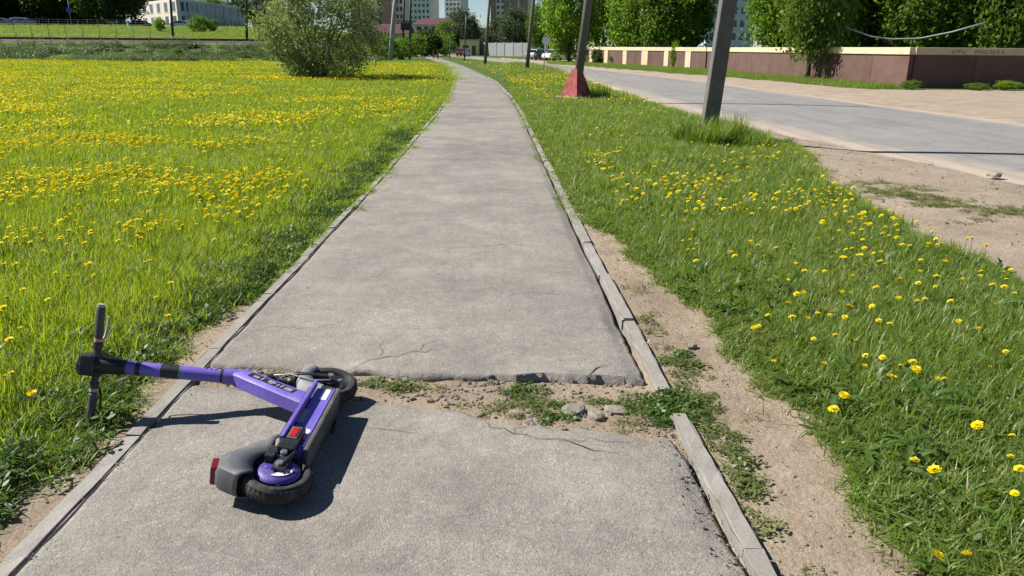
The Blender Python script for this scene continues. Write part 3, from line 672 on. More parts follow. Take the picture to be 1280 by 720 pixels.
def blades(name, n, rad, h0, h1, w, segs, mat, bend=.5, seed=0, flop=0.):
    rg = np.random.default_rng(seed); V = []; F = []
    for b in range(n):
        a = rg.uniform(0, 6.283); r_ = rad * math.sqrt(rg.uniform()); bx, by = r_ * math.cos(a), r_ * math.sin(a)
        d = rg.uniform(0, 6.283); h = rg.uniform(h0, h1) * (1 if rg.uniform() < .8 else .6); bd = bend * rg.uniform(.15, 1.2) + (flop if rg.uniform() < .25 else 0); tw = d + math.pi / 2 + rg.uniform(-.5, .5)
        ww = w * rg.uniform(.6, 1.3); o = len(V)
        th = rg.uniform(0, .25); x = bx; y = by; z = -.01; ds = h / segs
        for s in range(segs + 1):
            t = s / segs; k = ww * (1 - t ** 1.6) * (.7 + .6 * min(1, t * 4) * (1 - t))
            if s == segs: V.append((x, y, z))
            else:
                V.append((x - math.cos(tw) * k, y - math.sin(tw) * k, z)); V.append((x + math.cos(tw) * k, y + math.sin(tw) * k, z))
            th += bd / segs * (1 + t); x += math.sin(th) * math.cos(d) * ds; y += math.sin(th) * math.sin(d) * ds; z += math.cos(th) * ds
        for s in range(segs - 1): i = o + 2 * s; F += [(i, i + 1, i + 3), (i, i + 3, i + 2)]
        i = o + 2 * (segs - 1); F.append((i, i + 1, i + 2))
    me = np_mesh(name, V, F); face_attr(me, 'tint', np.repeat(rg.uniform(0, 1, n), 2 * segs - 1)); me.materials.append(M[mat]); return me
def rosette(name, n, l0, l1, w, mat, seed=0, rise=.6, toothed=True):
    rg = np.random.default_rng(seed); V = []; F = []
    for b in range(n):
        d = 6.283 * b / n + rg.uniform(-.4, .4); ln = rg.uniform(l0, l1); th = rise * rg.uniform(.3, 1.3); ca, sa = math.cos(d), math.sin(d)
        x = 0; z = 0; o = len(V); ns = 8
        for s in range(ns + 1):
            t = s / ns; k = w * (math.sin(math.pi * min(1, t * .95 + .05)) ** .7) * (.5 + .6 * t) * (1. if (s % 2 or not toothed) else .55) * rg.uniform(.85, 1.15)
            V += [(x * ca - k * sa, x * sa + k * ca, z + k * .25), (x * ca, x * sa, z), (x * ca + k * sa, x * sa - k * ca, z + k * .25)]
            x += math.cos(th) * ln / ns; z += math.sin(th) * ln / ns; th -= rg.uniform(.05, .3)
        for s in range(ns):
            i = o + 3 * s; F += [(i, i + 1, i + 4, i + 3), (i + 1, i + 2, i + 5, i + 4)]
    me = np_mesh(name, V, F); me.materials.append(M[mat]); return me
def lowweed(name, n, rad, h, lf, mat, seed=0):
    rg = np.random.default_rng(seed); V = []; F = []
    for b in range(n):
        a = rg.uniform(0, 6.283); r_ = rad * math.sqrt(rg.uniform()); c = np.array((r_ * math.cos(a), r_ * math.sin(a), rg.uniform(.2, 1) * h * (1.1 - r_ / rad * .7)))
        d = rg.uniform(0, 6.283); e1 = np.array((math.cos(d), math.sin(d), rg.uniform(-.5, .6))); e2 = np.array((-math.sin(d), math.cos(d), rg.uniform(-.4, .4))); s = lf * rg.uniform(.6, 1.3); o = len(V)
        for (p, q) in ((-1, 0), (-.3, .55), (.5, .45), (1.1, 0), (.5, -.45), (-.3, -.55)): V.append(c + e1 * s * p + e2 * s * q)
        F += [(o, o + 1, o + 2, o + 3), (o, o + 3, o + 4, o + 5)]
    me = np_mesh(name, V, F); me.materials.append(M[mat]); return me

def cover(x, y):
    """grass cover 0..1"""
    d = dirt_mask(x, y); g = 1 - sst(.25, .7, d + (fbm(x, y, .18, 77, 3) - .5) * .5)
    g = g * ((x < xL(y) - .1) | (x > xR(y) + .1))
    g = np.where((x > xN(y) - .05) & (x < xF(y) + .1), 0, g)
    return g
def sample(x0, x1, y0, y1, dens, seed):
    rg = np.random.default_rng(seed); n = int((x1 - x0) * (y1 - y0) * dens); return rg.uniform(x0, x1, n), rg.uniform(y0, y1, n), rg
def infrust(x, y, mrg=1.2): return np.abs(x - .02 * y) < .70 * y + mrg
def put(x, y, rg, s0, s1, hs=None, tilt=.12, z=None):
    n = len(x); P = np.stack([x, y, ground_z(x, y) if z is None else z], -1); rot = np.stack([rg.normal(0, tilt, n), rg.normal(0, tilt, n), rg.uniform(0, 6.283, n)], -1)
    s = rg.uniform(s0, s1, n); hh = s if hs is None else s * hs; return P, rot, np.stack([s, s, hh], -1)

near_f = [blades(f'meadow_tuft_{k}', 34, .085, .09, .20, .0032, 4, 'grass_field', .7, 100 + k, .5) for k in range(5)]
near_v = [blades(f'verge_tuft_{k}', 30, .085, .07, .19, .0038, 4, 'grass_verge', 1.0, 120 + k, 1.0) for k in range(5)]
edge_t = [blades(f'edge_tuft_{k}', 22, .08, .03, .10, .0030, 3, 'grass_edge', 1.0, 140 + k, .8) for k in range(4)]
mid_f = [blades(f'meadow_patch_{k}', 130, .26, .07, .16, .0065, 2, 'grass_field', .7, 160 + k, .5) for k in range(4)]
mid_v = [blades(f'verge_patch_{k}', 120, .26, .07, .17, .0065, 2, 'grass_verge', .9, 180 + k, .7) for k in range(4)]
far_f = [blades(f'meadow_far_{k}', 260, .9, .07, .14, .018, 1, 'grass_field', .6, 200 + k) for k in range(3)]
far_v = [blades(f'verge_far_{k}', 220, .7, .10, .20, .016, 1, 'grass_verge', .6, 220 + k) for k in range(3)]
ros = [rosette(f'rosette_{k}', 9 + k, .09, .17, .017, 'weed_leaf', 240 + k) for k in range(4)]
low = [lowweed(f'low_weed_{k}', 46, .075, .06, .013, 'weed_leaf', 260 + k) for k in range(4)]
drk = [blades('dark_tuft', 26, .08, .06, .15, .0045, 4, 'weed_dark', 1.0, 264, .9), blades('dark_tuft', 30, .09, .05, .13, .0040, 4, 'weed_dark', 1.1, 265, .9), lowweed('dark_weed', 90, .085, .085, .010, 'weed_dark', 266)]
brd = [rosette(f'broad_rosette_{k}', 9 + k, .08, .15, .015, 'weed_broad', 285 + k, rise=.9) for k in range(3)]
low2 = [lowweed(f'low_weed_light_{k}', 46, .075, .06, .011, 'grass_edge', 270 + k) for k in range(3)]

def field(name, side, protos_near, protos_mid, protos_far, label):
    Ps = []
    def zone(x0, x1, y0, y1, dens, s0, s1, off, npr, seed, fade=None, hvar=.45):
        x, y, rg = sample(x0, x1, y0, y1, dens, seed); c = cover(x, y)
        ok = infrust(x, y) & (rg.uniform(0, 1, len(x)) < c)
        if side < 0: ok &= x < xL(y) - .1
        else: ok &= (x > xR(y) + .05)
        if fade is not None: ok &= fade(x, y, rg)
        x, y = x[ok], y[ok]
        hv = 1 - hvar + 2 * hvar * fbm(x, y, .9, 300, 3); c = c[ok]; hv = hv * (.35 + .65 * c)
        if side < 0: hv = hv * (.30 + .70 * sst(.05, .75, xL(y) - .1 - x))
        else: hv = hv * (.35 + .65 * sst(.0, .45, np.where(y < 9, x - xD(y), x - xR(y) - .1))) * (.45 + .55 * sst(0, .5, xG(y) - x))
        P, r_, s_ = put(x, y, rg, s0, s1, hv); Ps.append((P, r_, s_, rg.integers(0, npr, len(x)) + off))
    a, b = (-46, -1.5) if side < 0 else (.6, 6.0)
    n1, n2 = len(protos_near), len(protos_near) + len(protos_mid)
    zone(max(a, -7.5), b if side < 0 else 6, 1.6, 7.5, 330, .75, 1.2, 0, n1, 1 + side)
    zone(max(a, -11), b, 7.5, 14, 130, .9, 1.4, 0, n1, 2 + side)
    zone(max(a, -19), b, 7.5, 25, 26, .8, 1.2, n1, len(protos_mid), 3 + side)
    zone(max(a, -30), b, 25, 42, 13, .9, 1.4, n1, len(protos_mid), 4 + side)
    zone(max(a * 1.4, -64), b, 40, 86, 2.2 if side < 0 else 4, .8, 1.25, n2, len(protos_far), 5 + side)
    cat = lambda k: np.concatenate([q[k] for q in Ps])
    return scatter(name, cat(0), cat(1), cat(2), cat(3), protos_near + protos_mid + protos_far, label, 'grass')
field('meadow_grass', -1, near_f, mid_f, far_f, 'bright green meadow grass left of the path')
field('verge_grass', 1, near_v, mid_v, far_v, 'lush green grass on the verge between path and road')

# trampled, low and broad-leaved growth along the bare edges and in the broken strip
Ps = []
def addz(x, y, rg, ok, s0, s1, off, npr, hs=None, tilt=.15, z=None):
    P, r_, s_ = put(x[ok], y[ok], rg, s0, s1, hs, tilt, z); Ps.append((P, r_, s_, rg.integers(0, npr, ok.sum()) + off))
x, y, rg = sample(-3.0, -1.55, 1.8, 14, 120, 31); dm = dirt_mask(x, y); lat = xL(y) - x
addz(x, y, rg, (lat > .11) & (rg.uniform(0, 1, len(x)) < .75 * sst(.95, .55, dm + (fbm(x, y, .15, 8) - .5) * .9) * sst(.9, .3, lat)), .6, 1.2, 0, 4)
x, y, rg = sample(-3.4, -1.55, 1.8, 15, 70, 32); lat = xL(y) - x
addz(x, y, rg, (lat > .13) & (rg.uniform(0, 1, len(x)) < sst(.36, .62, fbm(x, y, .45, 18)) * sst(1.5, .25, lat) * (1 - .8 * dirt_mask(x, y))), .7, 1.35, 4, 4, 1.3)
x, y, rg = sample(-3.4, -1.6, 1.8, 14, 26, 33); lat = xL(y) - x
addz(x, y, rg, (lat > .2) & (rg.uniform(0, 1, len(x)) < sst(1.5, .3, lat) * (1 - dirt_mask(x, y))), .7, 1.25, 8, 4)
x, y, rg = sample(-3.2, -1.55, 1.8, 16, 150, 36); lat = xL(y) - x
addz(x, y, rg, (lat > .16) & (rg.uniform(0, 1, len(x)) < sst(.30, .55, fbm(x, y, .5, 19)) * sst(1.25, .45, lat + (fbm(x, y, .6, 29) - .5) * .6) * (1 - .9 * dirt_mask(x, y))), .7, 1.3, 15, 3)
x, y, rg = sample(1.0, 5.2, 1.8, 16, 46, 38)
addz(x, y, rg, (x > xD(y) + .1) & (x < xG(y) - .1) & infrust(x, y) & (rg.uniform(0, 1, len(x)) < sst(.38, .62, fbm(x, y, .6, 39)) * (1 - dirt_mask(x, y))), .8, 1.5, 18, 3, 1.3)
x, y, rg = sample(-9, -2.2, 2.5, 13, 16, 40)
addz(x, y, rg, infrust(x, y) & (rg.uniform(0, 1, len(x)) < sst(.42, .62, fbm(x, y, .7, 49))), .8, 1.4, 18, 3, 1.3)
# right edge
x, y, rg = sample(.85, 2.3, 1.8, 12, 150, 34); dm = dirt_mask(x, y)
addz(x, y, rg, (x > xR(y) + .11) & (rg.uniform(0, 1, len(x)) < .55 * sst(1.02, .55, dm + (fbm(x, y, .16, 9) - .5) * 1.0) * sst(.55, .1, x - xD(y))), .6, 1.2, 0, 4)
x, y, rg = sample(.95, 4.2, 1.8, 12, 22, 35)
addz(x, y, rg, (x > xD(y)) & (rg.uniform(0, 1, len(x)) < .7 * (1 - dirt_mask(x, y))), .7, 1.4, 8, 4)
x, y, rg = sample(.95, 2.2, 1.8, 12, 60, 36)
addz(x, y, rg, (x > xD(y) - .05) & (rg.uniform(0, 1, len(x)) < .6 * sst(.4, .65, fbm(x, y, .35, 28)) * (1 - dirt_mask(x, y))), .7, 1.3, 4, 4, 1.2)
# strip between the right kerb and the trodden earth
x, y, rg = sample(.9, 1.06, 1.8, 6, 330, 37)
addz(x, y, rg, (x > xR(y) + .11) & (rg.uniform(0, 1, len(x)) < sst(.42, .7, fbm(x, y, .3, 38)) * sst(.22, .05, x - xR(y) - .1)), .4, .8, 11, 4 if False else 1)
Ps.pop()
addz(x, y, rg, (x > xR(y) + .11) & (rg.uniform(0, 1, len(x)) < .32 * sst(.45, .68, fbm(x, y, .3, 38)) * sst(.24, .05, x - xR(y) - .1)), .45, .9, 12, 3, .8)
# sparse growth on the sandy shoulder
x, y, rg = sample(4.0, 7.0, 4.5, 14, 30, 39)
addz(x, y, rg, (x < xN(y) - .2) & (rg.uniform(0, 1, len(x)) < .9 * sst(.56, .75, fbm(x, y, 1.1, 48)) * sst(0, .6, x - xG(y) + .3)), .4, .9, 0, 4, .6)
# the broken strip: weeds by place
def clump(cx, cy, rx, ry, n, off, npr, s0, s1, hs, seed):
    rg = np.random.default_rng(seed); x = rg.normal(cx, rx, n); y = rg.normal(cy, ry, n)
    ok = (y < np.interp(x, TFx, TFy) + (x > .8) * .3) & (y > np.interp(x, TNx, TNy) - (x > .8) * .3 + .0) & ~((x > xR(y) - .0) & (x < xR(y) + .1) & ((y > 3.47) | (y < 3.15)))
    addz(x, y, rg, ok, s0, s1, off, npr, hs)
clump(-.52, 3.56, .14, .04, 24, 12, 3, .35, .7, .8, 401); clump(-.55, 3.57, .12, .04, 10, 4, 4, .3, .6, .8, 402)
clump(.10, 3.54, .06, .05, 14, 4, 4, .35, .65, .9, 403); clump(.16, 3.36, .08, .09, 26, 12, 3, .35, .7, .8, 404); clump(.17, 3.34, .07, .08, 16, 4, 4, .3, .6, .9, 405)
clump(.28, 3.20, .05, .04, 10, 4, 4, .35, .6, .9, 406); clump(-.05, 3.28, .12, .05, 8, 12, 3, .35, .6, .7, 407)
clump(.80, 3.30, .08, .075, 70, 4, 4, .45, .85, 1.2, 408); clump(.80, 3.28, .12, .09, 70, 0, 4, .5, .9, .8, 409); clump(.93, 3.36, .06, .05, 14, 8, 4, .3, .5, 1., 410)
clump(.52, 3.40, .08, .03, 16, 12, 3, .35, .6, .7, 411); clump(-.95, 3.62, .25, .05, 36, 12, 3, .3, .6, .7, 412); clump(.66, 3.17, .08, .05, 9, 12, 3, .35, .6, .7, 413)
x = np.concatenate([RNG.normal(1.0, .06, 30), RNG.normal(.98, .05, 22)]); y = np.concatenate([RNG.normal(3.75, .18, 30), RNG.normal(2.95, .22, 22)])
addz(x, y, RNG, (x > xR(y) + .11) & (x < 1.16), .35, .8, 12, 3, .8); addz(x + .02, y + .03, RNG, (x > xR(y) + .11) & (x < 1.10) & (RNG.uniform(0, 1, len(x)) < .5), .35, .7, 4, 4, .8)
# yellowish growth in a streak over the sandy shoulder
for k_ in range(26):
    q_ = at(1065 + 210 * RNG.uniform() , 0, 0) if False else at(*(lambda t_: (1065 + 205 * t_, 231 + 36 * t_ + RNG.normal(0, 5)))(RNG.uniform()), 0); n_ = int(RNG.integers(5, 16)); x = RNG.normal(q_.x, .16, n_); y = RNG.normal(q_.y, .10, n_); addz(x, y, RNG, np.ones(n_, bool), .5, 1.0, 12, 3, .5); addz(x + .05, y, RNG, np.ones(n_, bool), .5, 1.0, 0, 4, .6)
# tufts in the kerb joints
x = np.array([-1.5, -1.49, -1.52, .80, .79, .82, .70]); y = np.array([2.62, 2.60, 2.25, 2.2, 2.14, 2.05, 6.1]); addz(x, y, RNG, np.ones(7, bool), .3, .5, 12, 3, .7)
cc = lambda k: np.concatenate([q[k] for q in Ps])
scatter('edge_weeds', cc(0), cc(1), cc(2), cc(3), edge_t + low + ros + low2 + drk + brd, 'low weeds and trampled grass along the bare earth edges and broken strip', 'weeds')

# tall weeds at the foot of the railway bank
tallw = [lowweed(f'bank_weed_{k}', 150, .8, .95, .085, 'weed_far', 280 + k) for k in range(4)]
x, y, rg = sample(-95, -13, 74, 93, 2.0, 41); nb = fbm(x, y, 7, 58); ed_ = np.interp(x, [-95, -60, -33, -20, -12], [86, 84, 75, 82, 86])
ok = (y > ed_ + (nb - .5) * 8) & (rg.uniform(0, 1, len(x)) < .25 + .75 * sst(.35, .65, fbm(x, y, 4, 59)))
x, y = x[ok], y[ok]; P, r_, s_ = put(x, y, rg, .4, 1.1, .5 + .9 * fbm(x, y, 5, 60))
scatter('bank_weeds', P, r_, s_, rg.integers(0, 4, len(x)), tallw, 'rank grey-green weeds at the foot of the railway bank', 'weeds')
x, y, rg = sample(-130, -20, 101, 150, .9, 42); ok = infrust(x, y, 5); x, y = x[ok], y[ok]; P, r_, s_ = put(x, y, rg, .9, 1.6, .8)
scatter('bank_grass', P, r_, s_, rg.integers(0, 3, len(x)), far_v, 'grassy slope rising beyond the railway', 'grass')
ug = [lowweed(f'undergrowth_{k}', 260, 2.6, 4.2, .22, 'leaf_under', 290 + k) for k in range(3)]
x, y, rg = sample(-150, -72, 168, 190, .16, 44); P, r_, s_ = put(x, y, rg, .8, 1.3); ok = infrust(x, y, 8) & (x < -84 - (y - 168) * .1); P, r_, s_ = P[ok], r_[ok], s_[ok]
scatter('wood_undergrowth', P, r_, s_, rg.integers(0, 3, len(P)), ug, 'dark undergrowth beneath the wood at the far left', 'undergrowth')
# grass before the wall and on the far side of the road
x, y, rg = sample(6, 20, 26, 96, 14, 43); xw = np.interp(y, [20, 36.3, 64.7, 84, 96], [18.9, 18.6, 16.8, 11.4, 8.2]); off_ = np.interp(y, [20, 34, 50, 64, 90], [1.8, 2.4, 3.0, 3.6, 4.0])
ok = (x < xw) & (x > xw - off_ - (fbm(x, y, 2, 66) - .5) * 1.) & (y > 36); x, y = x[ok], y[ok]; P, r_, s_ = put(x, y, rg, .5, .9, 1.6)
scatter('wall_grass', P, r_, s_, rg.integers(0, 3, len(x)), far_v, 'grass strip along the foot of the brown wall', 'grass')

# loose grit, pebbles
def pebble(seed, n=1):
    rg = np.random.default_rng(seed); bm = bmesh.new(); bmesh.ops.create_icosphere(bm, subdivisions=1, radius=1)
    sx, sy, sz = rg.uniform(.7, 1.3), rg.uniform(.6, 1.0), rg.uniform(.35, .7)
    for v in bm.verts: v.co = Vector((v.co.x * sx, v.co.y * sy, v.co.z * sz)) * rg.uniform(.75, 1.15)
    me = bpy.data.meshes.new(f'pebble_{seed}'); bm.to_mesh(me); bm.free(); me.materials.append(M['rubble']); return me
peb = [pebble(k) for k in range(5)]
Ps = []
def addp(x, y, z, rg, s0, s1): 
    n = len(x); s = s0 + (s1 - s0) * rg.uniform(0, 1, n) ** 3; Ps.append((np.stack([x, y, z + s * .2], -1), rg.uniform(0, 6.28, (n, 3)) * np.array((.1, .1, 1)), np.stack([s, s, s], -1), rg.integers(0, 5, n)))
x, y, rg = sample(-1.5, .78, 3.0, 3.85, 2200, 51); ok = (y < np.interp(x, TFx, TFy)) & (y > np.interp(x, TNx, TNy) - .02) & (rg.uniform(0, 1, len(x)) < .25 + .75 * sst(.4, .6, fbm(x, y, .2, 71))); addp(x[ok], y[ok], ground_z(x[ok], y[ok]), rg, .002, .020)
x, y, rg = sample(.88, 1.35, 1.8, 7, 500, 52); ok = (x > xR(y) + .1) & (dirt_mask(x, y) > .5) & (rg.uniform(0, 1, len(x)) < .6); addp(x[ok], y[ok], ground_z(x[ok], y[ok]), rg, .002, .010)
x, y, rg = sample(.66, .83, 1.8, 3.05, 2600, 53); ok = (x < xR(y) + .0) & (x > xR(y) - .12 * rg.uniform(.1, 1, len(x))); addp(x[ok], y[ok], .006 + 0 * x[ok], rg, .003, .009)
x, y, rg = sample(-1.5, .7, 1.8, 9, 22, 54); addp(x, y, .008 + 0 * x, rg, .002, .006)
x, y, rg = sample(-1.95, -1.55, 1.8, 7, 320, 55); ok = (x < xL(y) - .1) & (dirt_mask(x, y) > .5); addp(x[ok], y[ok], ground_z(x[ok], y[ok]), rg, .002, .010)
x, y, rg = sample(-1.56, -1.44, 1.9, 3.5, 900, 56); ok = (x > xL(y) - .012) & (x < xL(y) + .05 * rg.uniform(0, 1, len(x)) ** 2); addp(x[ok], y[ok], .004 + 0 * x[ok], rg, .002, .007)
x, y, rg = sample(4.2, 7.0, 4.5, 18, 40, 57); ok = (x > xG(y)) & (x < xN(y) + .3); addp(x[ok], y[ok], ground_z(x[ok], y[ok]), rg, .004, .022)
scatter('grit', cc(0), cc(1), cc(2), cc(3), peb, 'loose grit and pebbles on bare earth and crumbling asphalt edges', 'grit')

# larger stones, one by one
def stone(loc, sx, sy, sz, seed, label, group=None, rz=0., mat='rubble', name='stone'):
    rg = np.random.default_rng(seed); bm = bmesh.new(); bmesh.ops.create_icosphere(bm, subdivisions=2, radius=1)
    for v in bm.verts:
        d = 1 + .34 * (rg.uniform() - .5); c = v.co.normalized(); k = max(abs(c.x), abs(c.y), abs(c.z)) ** -.8; v.co = Vector((c.x * sx, c.y * sy, max(c.z, -.6) * sz)) * k * d
    me = bpy.data.meshes.new(name); bm.to_mesh(me); bm.free(); o = link(name, me, M[mat], None, loc, (0, 0, rz)); return tag(o, label, 'stone', group)
def stone_px(x, y, w, seed, label, group=None, flat=.45, dz=0.): 
    p = at(x, y, -.02); zz = float(ground_z(p.x, p.y)); return stone((p.x, p.y, zz + w * flat * .3 + dz), w, w * .7, w * flat, seed, label, group, seed)
stone_px(716, 515, .062, 1, 'large flat grey concrete lump in the weeds of the broken strip', flat=.40)
stone_px(745, 522, .045, 2, 'pale broken concrete piece right of the large lump in the strip', flat=.5)
stone_px(770, 513, .055, 3, 'brownish flat stone near the right end of the broken strip', flat=.35)
stone_px(865, 434, .032, 4, 'dark grey stone on the trodden earth beside the right kerb', flat=.6)
stone_px(1243, 218, .085, 5, 'pale stone lying on the edge of the road', flat=.5, dz=.05)
stone_px(506, 474, .020, 6, 'small pale stone among weeds at the left of the strip', flat=.6)
for i, (x_, y_, w_) in enumerate(((600, 498, .018), (560, 488, .014), (670, 486, .015), (735, 492, .016), (690, 497, .02), (800, 505, .014), (640, 492, .012), (520, 492, .015), (786, 478, .02), (758, 487, .014))):
    stone_px(x_, y_, w_, 20 + i, 'little rubble stone in the bare earth of the broken strip', 'little rubble stones in the broken strip')

# ------------------------------------------------------------------ dandelions
def flower_head(seed, hi=True):
    rg = np.random.default_rng(seed); V = []; F = []
    for (n, r0, r1, z0, z1, w) in (((18, .004, .0205, 0, .004, .0030), (16, .003, .0170, .003, .0085, .0028), (13, .002, .0120, .005, .0115, .0026), (8, .0, .0065, .008, .0130, .0024)) if hi else ((9, .002, .020, 0, .005, .0058), (7, .0, .013, .005, .012, .0052))):
        for k in range(n):
            a = 6.283 * (k + rg.uniform(-.3, .3)) / n; ca, sa = math.cos(a), math.sin(a); rr = r1 * rg.uniform(.88, 1.08); zz = z1 + rg.uniform(-.0015, .0015); o = len(V)
            for (r_, s, z) in ((r0, -.4, z0), (r0, .4, z0), (rr, 1, zz), (rr, -1, zz)): V.append((r_ * ca - s * w * sa, r_ * sa + s * w * ca, z))
            F.append((o, o + 1, o + 2, o + 3))
    me = np_mesh('flower_head', V, F); me.materials.append(M['petal']); return me
heads = [flower_head(k) for k in range(4)]; heads_lo = [flower_head(10 + k, False) for k in range(3)]
def stem_mesh(h, seed):
    rn = random.Random(seed); b = rn.uniform(-.12, .12) * h; c = rn.uniform(-.12, .12) * h
    mb = MB().tube([(-b, -c, -h), (-b * .5, -c * .45, -h * .5), (0, 0, .001)], [.0024, .0022, .0019], 5, cap=False); mb.tube([(0, 0, -.006), (0, 0, .002)], [.004, .0075], 6)
    me = mb.mesh('stem'); me.materials.append(M['stem_green']); return me
stems = [stem_mesh(.2, k) for k in range(5)]
near_px = [(1042, 512, .13), (1143, 576, .12), (1168, 588, .11), (1222, 532, .16), (1265, 545, .16), (1263, 571, .15), (1275, 587, .15), (1171, 473, .16), (1180, 474, .17), (1237, 459, .18), (1257, 440, .18), (1070, 426, .14), (1118, 472, .15), (1112, 471, .15), (1082, 445, .14), (1081, 458, .13), (1103, 447, .15), (1126, 457, .15), (1141, 453, .15), (1145, 462, .15), (1063, 384, .15), (1060, 382, .16), (1090, 383, .15), (1123, 373, .17), (1098, 401, .14), (1112, 405, .15), (1044, 419, .13), (1017, 424, .12), (1010, 398, .13), (1022, 392, .13), (1037, 394, .13), (1056, 397, .14), (990, 397, .12), (985, 379, .13), (996, 368, .14), (1004, 366, .14), (1052, 365, .15), (967, 452, .10), (1203, 349, .19), (1146, 377, .18), (1156, 374, .18), (1171, 695, .08), (1209, 694, .10), (1268, 617, .14), (1055, 495, .10), (1030, 455, .11), (1198, 402, .18), (1222, 411, .18), (1125, 349, .18), (1150, 340, .19), (866, 288, .13), (862, 300, .12), (900, 268, .14), (942, 410, .10), (960, 395, .11), (948, 408, .1),
           (6, 470, .14), (14, 466, .15), (40, 492, .12), (5, 330, .16), (18, 330, .16), (60, 375, .15), (8, 372, .15), (4, 385, .16), (28, 362, .16), (84, 346, .17), (110, 330, .16), (25, 410, .14), (12, 425, .14), (210, 395, .1), (195, 372, .12), (268, 300, .13)]
fl = [(p.x, p.y, p.z) for p in (at(x_, y_, z_) for x_, y_, z_ in near_px)]
def flowers(x0, x1, y0, y1, dens, seed, left):
    x, y, rg = sample(x0, x1, y0, y1, dens, seed)
    if left:
        c = sst(.50, .66, fbm(x * .75, y, 1.8 + 0 * x, 501, 3)) * .9 + sst(.50, .68, fbm(x, y, 6, 507, 2)) * .5 + .06
        c = c * sst(.35, 1.3, xL(y) - x) * (x < xL(y) - .3) * np.interp(y, [2, 3.5, 5, 7, 12, 22, 30, 45, 80], [.05, .35, .9, 1.5, 1.35, .8, .9, 1.2, 1.1])
    else:
        c = (sst(.46, .64, fbm(x, y, 1.1, 511, 3)) + .10) * sst(.15, .6, x - np.where(y < 9, xD(y), xR(y) + .1)) * sst(.1, .5, xG(y) - x) * np.interp(y, [2, 4, 5, 7, 10, 12, 15, 22, 26, 40, 60], [.05, .3, .9, 1.4, 1.2, .6, .15, .1, .7, .9, .4])
    ok = (rg.uniform(0, 1, len(x)) < c) & infrust(x, y) & (cover(x, y) > .5)
    return x[ok], y[ok], rg
parts = []
for (x0, x1, y0, y1, d, s, l) in ((-11, -1.6, 2, 14, 105, 61, True), (-20, -1.6, 14, 26, 74, 62, True), (-34, -1.6, 26, 45, 34, 63, True), (-62, -2, 45, 84, 15, 64, True), (1.2, 5.4, 4.3, 14, 40, 65, False), (.5, 5.4, 14, 45, 26, 66, False), (-8, 4.5, 45, 90, 12, 67, False)):
    x, y, rg = flowers(x0, x1, y0, y1, d, s, l); hgt = .115 + rg.uniform(0, .08, len(x)) + .03 * (fbm(x, y, .9, 300, 3) - .5)
    parts.append(np.stack([x, y, terrain(x, y) + hgt, rg.uniform(0, 1, len(x)), np.full(len(x), l)], -1))
A = np.concatenate(parts); A = A[np.argsort(np.hypot(A[:, 0], A[:, 1]))]
n_ind = 300 - len(fl)
ind = [(a, b, c) for a, b, c in fl] + [tuple(r_[:3]) for r_ in A[:n_ind]]
rn = random.Random(9)
for (x_, y_, z_) in ind:
    left = x_ < xL(y_)
    e = empty('dandelion'); z0 = float(ground_z(x_, y_)); h_ = max(.05, z_ - z0); e.location = (x_, y_, z0)
    tag(e, 'yellow dandelion flower standing in the meadow grass left of the path' if left else 'yellow dandelion flower standing in the verge grass right of the path', 'dandelion', 'dandelions in the meadow left of the path' if left else 'dandelions on the verge right of the path')
    tl_ = (rn.uniform(-.45, .3), rn.uniform(-.5, .2), rn.uniform(0, 6.28)); s = rn.uniform(.62, 1.22)
    o = bpy.data.objects.new('stem', rn.choice(stems)); COL.objects.link(o); o.parent = e; o.location = (0, 0, h_); o.scale = (1, 1, h_ / .2 * 1.05)
    o = bpy.data.objects.new('flower_head', rn.choice(heads)); COL.objects.link(o); o.parent = e; o.location = (0, 0, h_); o.rotation_euler = tl_; o.scale = (s, s, s)
B_ = A[n_ind:]; n = len(B_); d_ = np.hypot(B_[:, 0], B_[:, 1]); s = RNG.uniform(.6, 1.25, n) * np.interp(d_, [5, 25, 60], [1.1, 1.3, 1.8])
rot = np.stack([RNG.normal(-.12, .25, n), RNG.normal(-.12, .25, n), RNG.uniform(0, 6.28, n)], -1)
scatter('dandelion_carpet', B_[:, :3], rot, np.stack([s, s, s], -1), np.where(d_ < 16, RNG.integers(0, 4, n), RNG.integers(4, 7, n)), heads + heads_lo, 'countless distant yellow dandelions spread over the meadow and verge', 'dandelions')

